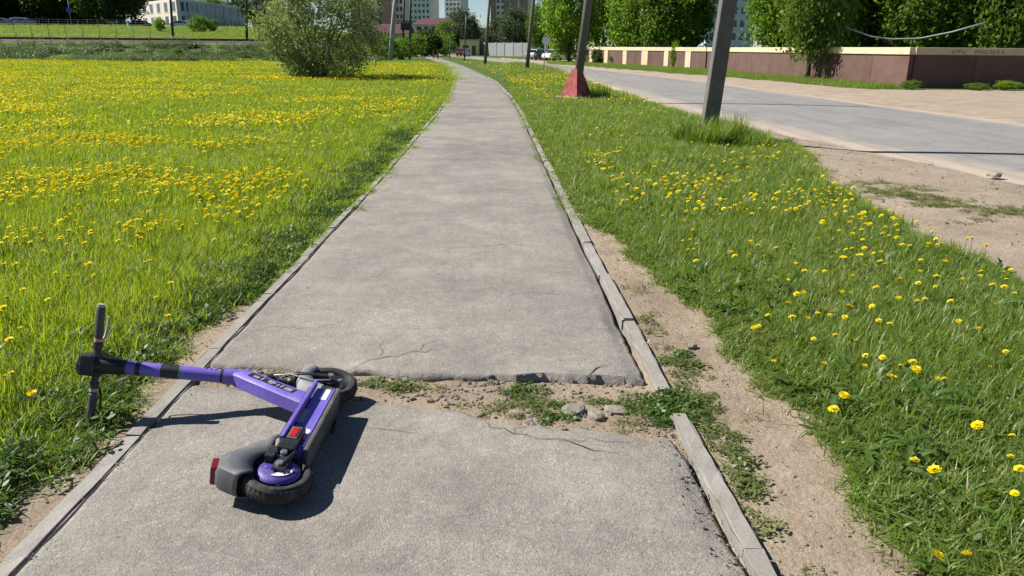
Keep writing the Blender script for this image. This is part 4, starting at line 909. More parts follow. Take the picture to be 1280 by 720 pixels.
# ------------------------------------------------------------------ trees
def crown_mesh(name, rx, ry, rz, n_cl, per, leaf, seed, mat, aspect=.55, hollow=.5, bottom=-.8, spread=.125, top=1.0):
    """leaf-sized faces in clumps through an uneven crown volume, centred on the origin"""
    rg = np.random.default_rng(seed); C = []
    lob = rg.normal(0, 1, (7, 3)); lob /= np.linalg.norm(lob, axis=1)[:, None]; amp = rg.uniform(-.28, .22, 7)
    while len(C) < n_cl:
        d = rg.normal(0, 1, 3); d /= np.linalg.norm(d); r_ = hollow + (1 - hollow) * rg.uniform() ** .6
        r_ *= 1 + sum(a * max(0, float(d @ l)) ** 3 for a, l in zip(amp, lob)); p = d * r_
        if p[2] < bottom or p[2] > top: continue
        C.append(p)
    C = np.array(C); tc = rg.uniform(0, 1, n_cl); cs = rg.uniform(.45, 1.45, n_cl); k = np.repeat(np.arange(n_cl), per); N = len(k)
    off = rg.normal(0, spread, (N, 3)) * cs[k][:, None]; P = (C[k] + off) * np.array((rx, ry, rz))
    nrm = C[k] * .7 + rg.normal(0, .75, (N, 3)); nrm /= np.linalg.norm(nrm, axis=1)[:, None] + 1e-9
    t_ = np.cross(nrm, rg.normal(0, 1, (N, 3))); t_ /= np.linalg.norm(t_, axis=1)[:, None] + 1e-9; b_ = np.cross(nrm, t_)
    s = leaf * rg.uniform(.6, 1.4, N)[:, None]
    V = np.stack([P - t_ * s, P + b_ * s * aspect, P + t_ * s, P - b_ * s * aspect], 1).reshape(-1, 3); F = np.arange(4 * N).reshape(-1, 4)
    me = np_mesh(name, V, F); face_attr(me, 'tint', np.clip(.75 * tc[k] + .3 * rg.uniform(0, 1, N), 0, 1)); me.materials.append(M[mat]); return me, C * np.array((rx, ry, rz))
def trunk_mesh(name, C, zc, r0, seed, n_limb=9, lean=(0, 0), base=0.):
    """tapered trunk with limbs that reach into the crown (crown centre at height zc)"""
    rn = random.Random(seed); mb = MB(); top = Vector((lean[0], lean[1], zc + .2 * zc)); pts = [Vector((0, 0, -.3)), Vector((rn.uniform(-.1, .1), rn.uniform(-.1, .1), zc * .35)), Vector((lean[0] * .5, lean[1] * .5, zc * .75)), top]
    mb.tube(pts, [r0 * 1.25, r0, r0 * .7, r0 * .25], 8)
    for i in range(n_limb):
        c = Vector(C[rn.randrange(len(C))]) * .8 + Vector((0, 0, zc)); k = rn.uniform(.35, .9); s = pts[1].lerp(pts[3], k); mid = s.lerp(c, .5) + Vector((0, 0, rn.uniform(-.1, .4)))
        mb.tube([s, mid, c], [r0 * .4, r0 * .25, r0 * .07], 6)
    me = mb.mesh(name); me.materials.append(M['bark']); me.shade_smooth(); return me
KIND = {}
def tree_kind(key, rx, ry, rz, n_cl, per, leaf, seed, mat, zc, r0, **kw):
    cm, C = crown_mesh('crown', rx, ry, rz, n_cl, per, leaf, seed, mat, **kw); KIND[key] = (cm, trunk_mesh('trunk', C, zc, r0, seed), zc)
tree_kind('bright', 3.2, 3.2, 4.2, 190, 75, .15, 1, 'leaf_bright', 5.0, .16, bottom=-1)
tree_kind('mid', 3.6, 3.4, 4.0, 200, 75, .16, 2, 'leaf_mid', 5.0, .20)
tree_kind('dark', 3.6, 3.6, 4.4, 190, 70, .21, 3, 'leaf_dark', 5.0, .2, bottom=-1)
tree_kind('grey', 3.2, 3.2, 3.8, 120, 50, .19, 4, 'leaf_grey', 4.6, .16, bottom=-1)
tree_kind('poplar', 1.5, 1.5, 5.0, 110, 55, .15, 5, 'leaf_bright', 5.6, .15, bottom=-1)
tree_kind('bush', 1.6, 1.6, 1.25, 70, 55, .10, 6, 'leaf_mid', 1.2, .06, bottom=-.95)
tree_kind('bush_bright', 1.6, 1.6, 1.25, 60, 55, .10, 8, 'leaf_bright', 1.2, .06, bottom=-.95)
tree_kind('bush_dark', 1.7, 1.6, 1.35, 60, 55, .12, 7, 'leaf_dark', 1.25, .06, bottom=-.95)
def tree(kind, xpx, Y, s, label, sz=None, rz=0., dx=0., z=None, name=None, group=None, cat='tree'):
    """s: scale; stands on the terrain under the pixel column xpx at depth Y"""
    p = atY(xpx, 60, Y); x = p.x + dx; zz = float(terrain(x, Y)) if z is None else z
    cm, tm, zc = KIND[kind]; e = empty(name or ('shrub' if kind.startswith('bush') else 'deciduous_tree'), (x, Y, zz), (0, 0, rz)); e.scale = (s, s, sz or s)
    tag(e, label, 'shrub' if kind.startswith('bush') else cat, group)
    o = bpy.data.objects.new('trunk', tm); COL.objects.link(o); o.parent = e
    o = bpy.data.objects.new('crown', cm); COL.objects.link(o); o.parent = e; o.location = (0, 0, zc)
    return e
# big willow bush left of the path
e = empty('willow_bush', (-9.3, 41.5, 0)); tag(e, 'large rounded grey-green willow bush in the meadow left of the path', 'bush')
cm, C = crown_mesh('crown', 3.1, 2.9, 3.05, 430, 66, .085, 20, 'leaf_willow', aspect=.34, hollow=.55, bottom=-.80, spread=.085)
o = link('crown', cm, None, e, (0, 0, 2.35))
for k in range(7):
    a = k * .9; tip = Vector((2.0 * math.cos(a), 1.8 * math.sin(a), 3.4 + .4 * math.sin(3 * a))); MB().tube([(.25 * math.cos(a), .25 * math.sin(a), -.2), tuple(tip * .45 + Vector((0, 0, .1))), tuple(tip)], [.07, .05, .015], 6).build('stem', M['bark'], e, smooth=True)

# trees behind the wall and along the road's right side
tree('bright', 712, 92, 1.0, 'slim light green tree beside the leaning street pole, left of the wall', sz=1.25)
tree('poplar', 745, 98, 1.05, 'narrow dark-stemmed tree at the far left end of the wall', sz=1.2, rz=1)
tree('bright', 792, 86, .95, 'bright green spreading tree over the pillared end of the wall', sz=1.2, rz=2)
tree('mid', 838, 82, 1.05, 'dense mid-green tree behind the pillared wall', sz=1.2, rz=3)
tree('dark', 846, 92, .9, 'dark green tree left of the near concrete pole', sz=1.1, rz=1.2)
tree('bright', 972, 66, .82, 'bright green tree right of the near concrete pole behind the wall', sz=1.15, rz=4)
tree('mid', 1030, 58, .85, 'tree with a dark trunk hanging over the brown wall', sz=1.15, rz=5)
tree('mid', 1052, 45.0, .56, 'tree leaning its leafy crown over the middle of the sunlit brown wall', sz=.92, rz=1.1, dx=-1.7)
tree('bright', 1068, 62, .8, 'light green bushy tree behind the middle of the brown wall', sz=1.0, rz=2.2)
tree('dark', 1110, 60, .95, 'dark green tree behind the corner of the brown wall', sz=1.1, rz=0)
tree('mid', 1150, 54, .9, 'mid-green tree directly behind the wall corner', sz=1.1, rz=1.4)
tree('dark', 1205, 58, 1.0, 'deep green tree behind the graffitied wall band', sz=1.1, rz=2.9)
tree('mid', 1250, 50, .85, 'mid-green tree behind the right end of the shaded wall', sz=1.15, rz=3.8)
tree('bright', 1225, 52, .55, 'small pale green tree in front of the dark one behind the shaded wall', sz=.95, rz=.6)
tree('dark', 1310, 55, 1.0, 'dark tree at the right edge of the picture behind the wall', sz=1.1, rz=.3)
tree('dark', 1000, 78, 1.1, 'dark tree deep behind the brown wall between two bright ones', sz=1.15, rz=.9)
tree('dark', 1075, 76, 1.1, 'dark tree deep behind the middle of the brown wall', sz=1.2, rz=2.0)
tree('dark', 1165, 72, 1.1, 'dark tree deep behind the wall corner', sz=1.2, rz=4.0)
tree('dark', 790, 104, 1.1, 'dark tree deep behind the far end of the wall', sz=1.2, rz=5.0)
tree('bush_dark', 752, 86, .8, 'dark shrub at the far left end of the pillared wall', rz=1)
tree('bush', 772, 83, .62, 'round shrub growing before the far wall pillars', rz=2)
tree('bush_bright', 848, 70.0, .32, 'slender bright green sapling standing in front of the wall', sz=.95, rz=.4, dx=-.2)
tree('bush_bright', 1268, 35.0, .34, 'low bright green weed clump before the shaded wall', sz=.17, rz=.4)
tree('bush', 1145, 35.2, .26, 'low green weed clump at the corner of the wall', sz=.16, rz=1.4)
tree('bush', 1228, 35.0, .3, 'small dull weed clump at the foot of the shaded wall', sz=.12, rz=2.4)
# straggling weeds round the two near poles
def tussock(xp, yp, h, rad, n, mat, seed, label):
    p = at(xp, yp, 0); me = blades('grass_tussock', n * 2, rad, h * .5, h * 1.3, .008, 4, mat, .45, seed, .2); o = link('grass_tussock', me, None, None, (p.x, p.y, float(ground_z(p.x, p.y)))); tag(o, label, 'grass')
tussock(884, 184, .52, .34, 420, 'grass_verge', 501, 'tall grass tussock in front of the near concrete pole')
tussock(912, 182, .55, .30, 380, 'grass_verge', 502, 'tall grass tussock just right of the near concrete pole')
tussock(856, 178, .40, .30, 300, 'grass_verge', 503, 'lower grass tussock just left of the near concrete pole')
tussock(940, 186, .36, .30, 300, 'grass_verge', 504, 'lower grass tussock right of the tall ones by the concrete pole')
tussock(748, 124, .55, .40, 260, 'grass_verge', 505, 'grass tussock right of the red pyramid base')
# far middle
tree('bush_dark', 530, 150, 2.1, 'dark green thicket left of the far end of the path', sz=1.9, rz=1)
tree('bush', 514, 142, 1.7, 'green thicket behind the twin wooden poles', sz=1.6, rz=2)
tree('bush', 548, 165, 2.0, 'green thicket where the path bends out of sight', sz=1.8, rz=3)
tree('bush', 484, 96, 1.0, 'bushy undergrowth right behind the white leaning pole', sz=1.2, rz=.5)
tree('bush', 498, 108, 1.0, 'olive undergrowth between the white pole and the twin poles', sz=1.1, rz=2.5)
tree('grey', 578, 215, 1.35, 'dark rounded tree above the yellow kiosk', sz=1.3, rz=1)
tree('mid', 560, 230, 1.0, 'tree beside the red-roofed house', sz=.95, rz=4)
tree('grey', 598, 235, 1.1, 'tree above the left end of the grey concrete fence', sz=.9, rz=2)
tree('grey', 622, 220, 1.15, 'greyish tree before the striped tower block', sz=1.05, rz=3)
tree('grey', 644, 200, 1.25, 'pale grey-green tree right of the striped tower block', sz=1.25, rz=4)
tree('mid', 676, 170, .85, 'small dark tree before the white tower block', sz=1.15, rz=2)
tree('poplar', 690, 180, 1.2, 'upright tree left of the pale pole by the parked cars', sz=1.1, rz=2)
tree('grey', 700, 165, .95, 'tree right of the pale pole by the parked cars', sz=1.25, rz=2.6)
tree('dark', 660, 215, 1.0, 'dark tree behind the grey concrete fence', sz=1.0, rz=.6)
# left edge of the picture, beyond the railway
for i, (xp, yy, s, k, lb) in enumerate(((-12, 172, 1.4, 'dark', 'dark tree at the left edge of the picture behind the blue car'), (16, 176, 1.35, 'dark', 'dark tree right behind the blue car'), (48, 178, 1.4, 'mid', 'mid-green tree between the blue car and the blue sign'), (75, 172, 1.3, 'dark', 'dark tree left of the round blue sign'), (102, 174, 1.35, 'mid', 'mid-green tree right of the round blue sign'), (128, 170, 1.3, 'mid', 'tree left of the darkest tree by the white building'), (155, 168, 1.25, 'dark', 'very dark tree touching the left end of the white building'))):
    tree(k, xp, yy, s, lb, rz=i * 1.3, sz=s * 1.05)
for i, (xp, yy, s, k, lb) in enumerate(((195, 240, 1.25, 'mid', 'tree behind the left half of the white building'), (236, 245, 1.3, 'bright', 'bright tree showing over the corner of the white building'), (268, 245, 1.2, 'bright', 'bright tree showing over the shaded side of the white building'), (298, 250, 1.3, 'grey', 'grey tree behind the right end of the white building'), (325, 190, 1.2, 'grey', 'grey-green tree just left of the willow bush'))):
    tree(k, xp, yy, s, lb, rz=i * 1.7)
tree('bush', 252, 130, .95, 'round dark shrub on the slope in front of the white building', sz=1.0, rz=1)
tree('bush_bright', 203, 128, .6, 'light shrub on the slope near the left thin pole', sz=.9, rz=2)
tree('bush', 268, 131, .5, 'small shrub right of the round dark shrub on the slope', sz=.8, rz=2)
tree('bush', 220, 84, .32, 'dark weed clump at the edge of the flowering meadow', sz=.5, rz=2)

# ------------------------------------------------------------------ poles
def post(name, base, topv, w0, w1, mat, label, cat='pole', sides=4, n_sub=None, flat=.8):
    b = Vector(base); tp = Vector(topv); e = empty(name, b); mb = MB(); d = tp - b
    if sides == 4:
        vs = []
        for (p, w) in ((Vector((0, 0, -.4)) - d.normalized() * 0, w0), (d, w1)):
            for (sx, sy) in ((-1, -1), (1, -1), (1, 1), (-1, 1)): vs.append(p + Vector((sx * w / 2, sy * w / 2 * flat, 0)))
        mb.add(vs, [(0, 1, 2, 3), (7, 6, 5, 4), (0, 4, 5, 1), (1, 5, 6, 2), (2, 6, 7, 3), (3, 7, 4, 0)])
        o = mb.build('shaft', M[mat], e); md = o.modifiers.new('bevel', 'BEVEL'); md.width = .025 * w0 / .4; md.segments = 2
    else:
        mb.tube([(0, 0, -.4), tuple(d * .5), tuple(d)], [w0 / 2, (w0 + w1) / 4, w1 / 2], sides); o = mb.build('shaft', M[mat], e, smooth=True)
    tag(e, label, cat); return e
def lean_post(name, xpx, ypx, xtop, ytop, h, w0, w1, mat, label, **kw):
    b = at(xpx, ypx, 0); b.z = float(terrain(b.x, b.y)); t1 = atY(xtop, ytop, b.y); t1 = b + (t1 - b) * (h / max(.1, (t1 - b).z)); return post(name, b, t1, w0, w1, mat, label, **kw)
p1 = lean_post('street_pole', 881, 178, 909, 0, 8.0, .28, .23, 'pole_concrete', 'thick dark concrete pole leaning right at the edge of the road')
p2 = lean_post('street_pole', 718, 124, 735, 0, 8.5, .30, .22, 'pole_concrete', 'grey leaning pole rising from a red pyramid base on the verge', sides=12)
# red pyramid base on its concrete plinth
b = at(718, 124, 0); e = empty('pole_base', (b.x + .05, b.y, 0), (0, 0, R(42))); tag(e, 'red concrete pyramid standing round the foot of a leaning pole', 'pole base')
w, tw, hh = .37, .115, .86; vs = [(-w, -w, .1), (w, -w, .1), (w, w, .1), (-w, w, .1), (-tw, -tw, .1 + hh), (tw, -tw, .1 + hh), (tw, tw, .1 + hh), (-tw, tw, .1 + hh)]
MB().add(vs, [(3, 2, 1, 0), (4, 5, 6, 7), (0, 1, 5, 4), (1, 2, 6, 5), (2, 3, 7, 6), (3, 0, 4, 7)]).build('pyramid', M['pyramid_red'], e)
MB().box(-.52, .52, -.52, .52, -.12, .095, bev=.02).build('plinth', M['slab_concrete'], e)
lean_post('street_pole', 658, 88, 667, 0, 8.5, .30, .22, 'pole_concrete', 'slim grey pole on the verge beyond the red pyramid base', sides=10)
lean_post('street_pole', 606, 80, 612, 0, 9, .32, .24, 'pole_concrete', 'slim brownish pole on the verge in front of the grey fence', sides=10)
lean_post('street_pole', 580, 76, 583, 20, 5.5, .16, .14, 'dark_metal', 'thin dark post beside the yellow kiosk', sides=8)
lean_post('street_pole', 562, 73, 563, 50, 2.6, .14, .14, 'dark_metal', 'short dark post where the path bends away', sides=8)
lean_post('street_pole', 487, 78, 494, 0, 9, .52, .42, 'wall_grey', 'pale leaning concrete pole right of the willow bush', sides=10)
for (a, b_, lb) in ((503, 505, 'dark wooden pole, left one of the twin poles with a box'), (512, 513, 'dark wooden pole, right one of the twin poles with a box')):
    lean_post('utility_pole', a, 74, b_, 0, 10, .34, .28, 'dark_metal', lb, sides=8)
q = atY(508, 33, at(508, 74).y - .3); e = empty('transformer_box', q); tag(e, 'dark transformer box hung between the twin wooden poles', 'transformer')
MB().box(-.75, .75, -.3, .25, -.5, .5, bev=.04).build('tank', M['dark_metal'], e); MB().box(-1.3, 1.3, -.1, .1, .62, .74).build('crossbar', M['dark_metal'], e)
for s_x in (-.45, 0, .45): MB().tube([(s_x, 0, .5), (s_x, 0, .62), (s_x, 0, .85)], [.06, .09, .04], 8).build('insulator', M['wall_grey'], e, smooth=True)
q = atY(697, 60, 126); post('street_pole', (q.x, 126, 0), (q.x + .9, 126, 12), .34, .26, 'wall_grey', 'pale tall pole behind the parked cars', sides=8)
for (xp, yb, Yd, lb) in ((216, 45, 112, 'thin black pole in front of the white building'), (308, 48, 106, 'thin black pole at the right end of the white building')):
    q = atY(xp, yb, Yd); zb = float(terrain(q.x, Yd)); t1 = atY(xp - (3 if xp < 250 else 0), 0, Yd); d_ = (t1 - Vector((q.x, Yd, zb))); d_ *= 11 / d_.z
    post('catenary_pole', (q.x, Yd, zb), Vector((q.x, Yd, zb)) + d_, .36, .28, 'dark_metal', lb, sides=8)
# road sign seen from behind
b = at(679, 89, 0); e = empty('road_sign', b); tag(e, 'round pale road sign on a thin post at the road edge', 'sign')
MB().tube([(0, 0, -.2), (.18, 0, 2.3)], .035, 8).build('post', M['galvanised'], e, smooth=True)
MB().lathe_x([(.0001, -.012), (.31, -.012), (.31, .012), (.0001, .012)], 24).build('plate', M['sign_white'], e, (.18, -.05, 2.1), (0, 0, R(90)))
# blue sign beyond the railway
q = atY(90, 35, 146); zb = float(terrain(q.x, 146)); e = empty('road_sign', (q.x, 146, zb)); tag(e, 'round blue road sign on a thin post before the dark trees', 'sign')
MB().tube([(0, 0, -.2), (0, 0, 5.2)], .06, 8).build('post', M['galvanised'], e, smooth=True)
MB().lathe_x([(.0001, -.012), (.55, -.012), (.55, .012), (.0001, .012)], 24).build('plate', M['sign_blue'], e, (0, -.1, 2.7), (0, 0, R(90)))
# overhead cable before the trees behind the wall
pts = [atY(x_, y_, 46) for x_, y_ in ((1030, 22), (1062, 36), (1090, 46), (1115, 49), (1150, 48), (1190, 40), (1232, 28))]
tag(MB().tube(pts, .045, 6).build('overhead_cable', M['cable'], smooth=True), 'thick pale cable sagging before the trees above the wall', 'cable')

# ------------------------------------------------------------------ brown wall with cream band
WH = 1.78
def wall_run(name, a, b, label, panels, thick=.22, slope=0., pillars=()):
    a = Vector(a); b = Vector(b); d = (b - a); L = d.length; e = empty(name, a, (0, 0, math.atan2(d.y, d.x))); tag(e, label, 'wall'); n = panels
    for i in range(n):
        x0, x1 = L * i / n + .012, L * (i + 1) / n - .012
        MB().box(x0, x1, -thick / 2, thick / 2, -.5, WH - .32).build('panel', M['wall_brown'], e)
    MB().box(0, L, -thick / 2 + .03, thick / 2 - .03, -.5, WH - .33).build('core', M['wall_brown'], e)
    MB().box(-.05, L + .05, -thick / 2 - .07, thick / 2 + .07, WH - .318, WH, bev=.02).build('coping', M['wall_cream'], e)
    for (p, w) in pillars: MB().box(p - w / 2, p + w / 2, -thick / 2 - .05, thick / 2 + .05, -.5, WH - .322).build('pillar', M['wall_cream'], e)
    return e
wall_run('boundary_wall', (16.9, 64.7, 0), (18.8, 36.4, 0), 'long sunlit brown wall with a cream coping across the road', 9)
dk = wall_run('boundary_wall', (18.93, 36.45, 0), (45, 38.0, 0), 'shaded brown wall with graffiti on its cream coping', 9)
wall_run('boundary_wall', (9.6, 89.5, 0), (16.85, 64.95, 0), 'far brown wall divided by cream pillars', 8, pillars=[(2.0, .8), (6.0, .9), (10.5, .9), (14.8, 1.3), (19.0, .8), (22.8, .9)])
# graffiti strokes on the coping of the shaded wall (parts of it)
rn = random.Random(4); gx_ = [1.62, 1.8, 1.98, 2.14, 2.7, 2.88, 3.06, 3.24, 3.42, 3.6, 3.78, 4.0]
gl = [[(0, 0), (.5, 1), (1, 0), (.8, .3), (.2, .3)], [(0, 1), (.5, .5), (1, 1), (.5, .5), (.3, 0)], [(0, 0), (0, 1), (.6, 1), (.7, .6), (0, .5)], [(0, 1), (.2, 0), (.7, 0), (.9, 1)], [(0, .8), (.4, 0), (.9, .9), (.3, .7)], [(0, 0), (.2, 1), (.6, .2), (1, 1)], [(0, 1), (0, 0), (.7, .9), (.8, 0)], [(.8, .9), (.2, .8), (.1, .2), (.8, .1)], [(0, 0), (.4, 1), (.8, 0)], [(0, 1), (.1, 0), (.8, .5), (.1, .6)], [(0, .5), (.5, .9), (.9, .5), (.4, 0), (0, .4)], [(0, 0), (.5, .9), (1, 0)]]
for x0, g_ in zip(gx_, gl):
    mb = MB()
    for (a, b_) in zip(g_[:-1], g_[1:]): mb.tube([(x0 + a[0] * .15, -.1815, 1.52 + a[1] * .17), (x0 + b_[0] * .15, -.1815, 1.52 + b_[1] * .17)], .013, 5)
    for k, v in enumerate(mb.v): mb.v[k] = (v[0], -.182 + (v[1] + .1815) * .12, v[2])
    mb.build('graffiti_stroke', M['graffiti'], dk)

# ------------------------------------------------------------------ railway, fences beyond the meadow
e = empty('railway_track', (-70, 98.5, 1.9)); tag(e, 'dark railway track on its bank beyond the meadow', 'railway')
MB().add([(-60, -2.6, -.35), (52, -2.6, -.35), (52, -1.5, .22), (-60, -1.5, .22), (52, 1.5, .22), (-60, 1.5, .22), (52, 2.6, -.35), (-60, 2.6, -.35)], [(0, 1, 2, 3), (3, 2, 4, 5), (5, 4, 6, 7)]).build('ballast_bed', M['ballast'], e)
for yy in (-.76, .76): MB().box(-60, 52, yy - .035, yy + .035, .30, .46).build('rail', M['rail_steel'], e)
sl = MB().box(-.12, .12, -1.3, 1.3, .2, .30).mesh('sleeper'); sl.materials.append(M['sleeper'])
for i in range(130): o = bpy.data.objects.new('sleeper', sl); COL.objects.link(o); o.parent = e; o.location = (-58 + i * .85, 0, 0)
def wire_fence(y0, xa, xb, n, h, label, dy=0., wires=3, mat='galvanised', r_=.035):
    za = float(terrain(xa, y0)); e = empty('wire_fence', (xa, y0, za)); tag(e, label, 'fence'); pts = []
    pm = MB().tube([(0, 0, -.3), (0, 0, h)], r_, 6).mesh('post'); pm.materials.append(M[mat])
    for i in range(n):
        x = xa + (xb - xa) * i / (n - 1); y = y0 + dy * i / (n - 1); z = float(terrain(x, y)); o = bpy.data.objects.new('post', pm); COL.objects.link(o); o.parent = e; o.location = (x - xa, y - y0, z - za); o.rotation_euler = (0, RNG.normal(0, .02), 0); pts.append((x - xa, y - y0, z - za))
    for k in range(wires):
        zz = h * (k + 1) / wires - .05; MB().tube([(p[0], p[1] - .03, p[2] + zz) for p in pts], .006, 4).build('wire', M[mat], e)
wire_fence(88, -62, -17, 26, 2.0, 'grey wire fence at the foot of the railway bank', -3.)
wire_fence(106, -95, -45, 24, 1.9, 'pale wire fence on the slope behind the railway', 0)
wire_fence(150, -125, -58, 40, 1.2, 'low grey rail fence before the dark trees', 6., wires=3, r_=.06)

# ------------------------------------------------------------------ buildings
def windows(par, ax0, ax1, zs, n, wh, y, mat, rot=0, name='window', frame=None, ww=.6):
    """n windows per storey along x from ax0..ax1 on the local face y (outward -y)"""
    st = (ax1 - ax0) / n; w = st * ww
    gm = MB().box(-w / 2, w / 2, -.03, .12, 0, wh).mesh('window'); gm.materials.append(M[mat])
    fm = None
    if frame: fm = MB().box(-w / 2 - .08, w / 2 + .08, -.06, .02, -.12, 0).mesh('sill'); fm.materials.append(M[frame])
    for z in zs:
        for i in range(n):
            o = bpy.data.objects.new(name, gm); COL.objects.link(o); o.parent = par; o.location = (ax0 + st * (i + .5), y, z)
            if fm: s_ = bpy.data.objects.new('sill', fm); COL.objects.link(s_); s_.parent = o
# two-storey white building beyond the railway: a lit end and a long side whose shade is painted blue-grey
q0, q1, q2 = atY(172, 40, 198), atY(226, 40, 172), atY(308, 40, 210); zb = 4.9
e = empty('office_building', (q1.x, q1.y, zb)); tag(e, 'two-storey white building with rows of windows beyond the railway', 'building'); hB = 5.7
def quad_wall(name, a, b, z0, z1, mat, par):
    a = Vector((a.x, a.y, 0)) - par.location.xy.to_3d(); b = Vector((b.x, b.y, 0)) - par.location.xy.to_3d(); d = (b - a); L = d.length
    w = empty(name); w.parent = par; w.location = (a.x, a.y, 0); w.rotation_euler = (0, 0, math.atan2(d.y, d.x))
    MB().box(0, L, 0, .3, z0, z1).build('wall', M[mat], w); return w, L
w1, L1 = quad_wall('end_wall', q0, q1, -1.5, hB, 'building_white', e); windows(w1, .3, L1 - .3, (.7, 3.5), 6, 1.9, 0, 'glass_dark', frame='building_white', ww=.42)
w2, L2 = quad_wall('side_wall', q1, q2, -1.5, hB, 'tower_blue_and_shade', e); windows(w2, .8, L2 - .5, (.7, 3.5), 14, 1.9, 0, 'glass_blue', frame='tower_white', ww=.6)
for i in range(8): MB().box(L2 * (i + .02) / 8, L2 * (i + .02) / 8 + .35, -.12, 0, -1.5, hB - .3).build('pilaster', M['tower_blue_and_shade'], w2)
c = [(q.x - q1.x, q.y - q1.y) for q in (q0, q1, q2)]; bk_ = (c[0][0] + c[2][0], c[0][1] + c[2][1])
MB().add([(*c[0], hB), (*c[1], hB), (*c[2], hB), (*bk_, hB), (*c[0], hB + .35), (*c[1], hB + .35), (*c[2], hB + .35), (*bk_, hB + .35)], [(3, 2, 1, 0), (4, 5, 6, 7), (0, 1, 5, 4), (1, 2, 6, 5), (2, 3, 7, 6), (3, 0, 4, 7)]).build('roof', M['tower_white'], e)

def tower(name, x0p, x1p, Y, depth, storeys, cols, mat, wmat, label, rot=0., st_h=2.9, base_z=0., balcony=None, stripe=None):
    a = atY(x0p, 60, Y); b = atY(x1p, 60, Y); w = b.x - a.x; e = empty(name, ((a.x + b.x) / 2, Y, base_z), (0, 0, rot)); tag(e, label, 'building'); H_ = storeys * st_h
    MB().box(-w / 2, w / 2, 0, depth, -2, H_).build('wall', M[mat], e); MB().box(-w / 2 - .3, w / 2 + .3, -.3, depth + .3, H_, H_ + .8).build('roof', M['roof_grey'], e)
    windows(e, -w / 2 + .4, w / 2 - .4, [st_h * k + .9 for k in range(storeys)], cols, 1.5, 0, wmat, ww=.55)
    # left flank
    lf = empty('flank'); lf.parent = e; lf.location = (-w / 2, depth, 0); lf.rotation_euler = (0, 0, R(-90)); windows(lf, .6, depth - .6, [st_h * k + .9 for k in range(storeys)], max(2, int(depth / 5)), 1.5, 0, wmat, ww=.4)
    if stripe:
        for (f0, f1) in stripe: MB().box(-w / 2 + w * f0, -w / 2 + w * f1, -.35, -.16, -2, H_ - .5).build('facade_strip', M[balcony], e)
    return e
tower('tower_block', 506, 540, 420, 14, 14, 6, 'tower_white', 'glass_blue', 'white tower block above the red-roofed house', rot=R(-14))
tower('tower_block', 556, 577, 520, 14, 15, 4, 'tower_white', 'glass_blue', 'slim white tower block alone in the sky', rot=R(-18))
tower('tower_block', 613, 660, 430, 14, 13, 8, 'tower_cream', 'glass_dark', 'cream and brown striped tower block above the trees', rot=R(-10), balcony='tower_brown_hazed', stripe=((.0, .14), (.36, .50), (.56, .70), (.78, .98)))
tower('tower_block', 684, 712, 450, 12, 14, 5, 'tower_blue_and_shade', 'glass_blue', 'blue-white tower block beside the tall pale pole', rot=R(-12), balcony='tower_white', stripe=((.0, .16), (.45, .62)))
tower('apartment_block', 440, 482, 300, 12, 7, 6, 'brick_red', 'glass_dark', 'red-brown apartment block right above the willow bush', rot=R(-6), balcony='tower_cream', stripe=((.3, .42), (.7, .82)))
tower('apartment_block', 480, 507, 330, 12, 9, 5, 'tower_cream', 'glass_dark', 'cream apartment block behind the pale leaning pole', rot=R(-6))
tower('apartment_block', 882, 940, 190, 12, 8, 6, 'tower_blue_and_shade', 'glass_blue', 'blue-grey panel block showing behind the near concrete pole', rot=R(-6))
tower('apartment_block', 318, 352, 330, 12, 8, 5, 'tower_blue_and_shade', 'glass_blue', 'blue-grey block behind the left side of the willow bush', rot=R(6), base_z=4)
# red-roofed house
a = atY(520, 50, 260); e = empty('house', (a.x + 7, 260, 0), (0, 0, R(-14))); tag(e, 'low white house with a dark red roof beyond the thicket', 'house')
MB().box(-8, 8, 0, 9, -1, 8.6).build('wall', M['building_white'], e); windows(e, -7.5, 7.5, (1.2, 4.2, 6.4), 6, 1.5, 0, 'glass_dark')
MB().add([(-8.6, -.6, 8.5), (8.6, -.6, 8.5), (8.6, 9.6, 8.5), (-8.6, 9.6, 8.5), (-6.5, 4.5, 10.6), (8.2, 4.5, 10.6)], [(0, 1, 5, 4), (1, 2, 5), (2, 3, 4, 5), (3, 0, 4), (3, 2, 1, 0)]).build('roof', M['roof_red'], e)
a = atY(445, 50, 250); e = empty('house', (a.x + 8, 250, 0), (0, 0, R(-8))); tag(e, 'low house with a red roof half hidden by the willow bush', 'house')
MB().box(-8, 8, 0, 8, -1, 5.6).build('wall', M['tan_wall'], e); windows(e, -7.5, 7.5, (1.2,), 6, 1.5, 0, 'glass_dark')
MB().add([(-8.6, -.6, 5.5), (8.6, -.6, 5.5), (8.6, 8.6, 5.5), (-8.6, 8.6, 5.5), (-8, 4, 8.4), (8.2, 4, 8.4)], [(0, 1, 5, 4), (1, 2, 5), (2, 3, 4, 5), (3, 0, 4), (3, 2, 1, 0)]).build('roof', M['roof_red'], e)
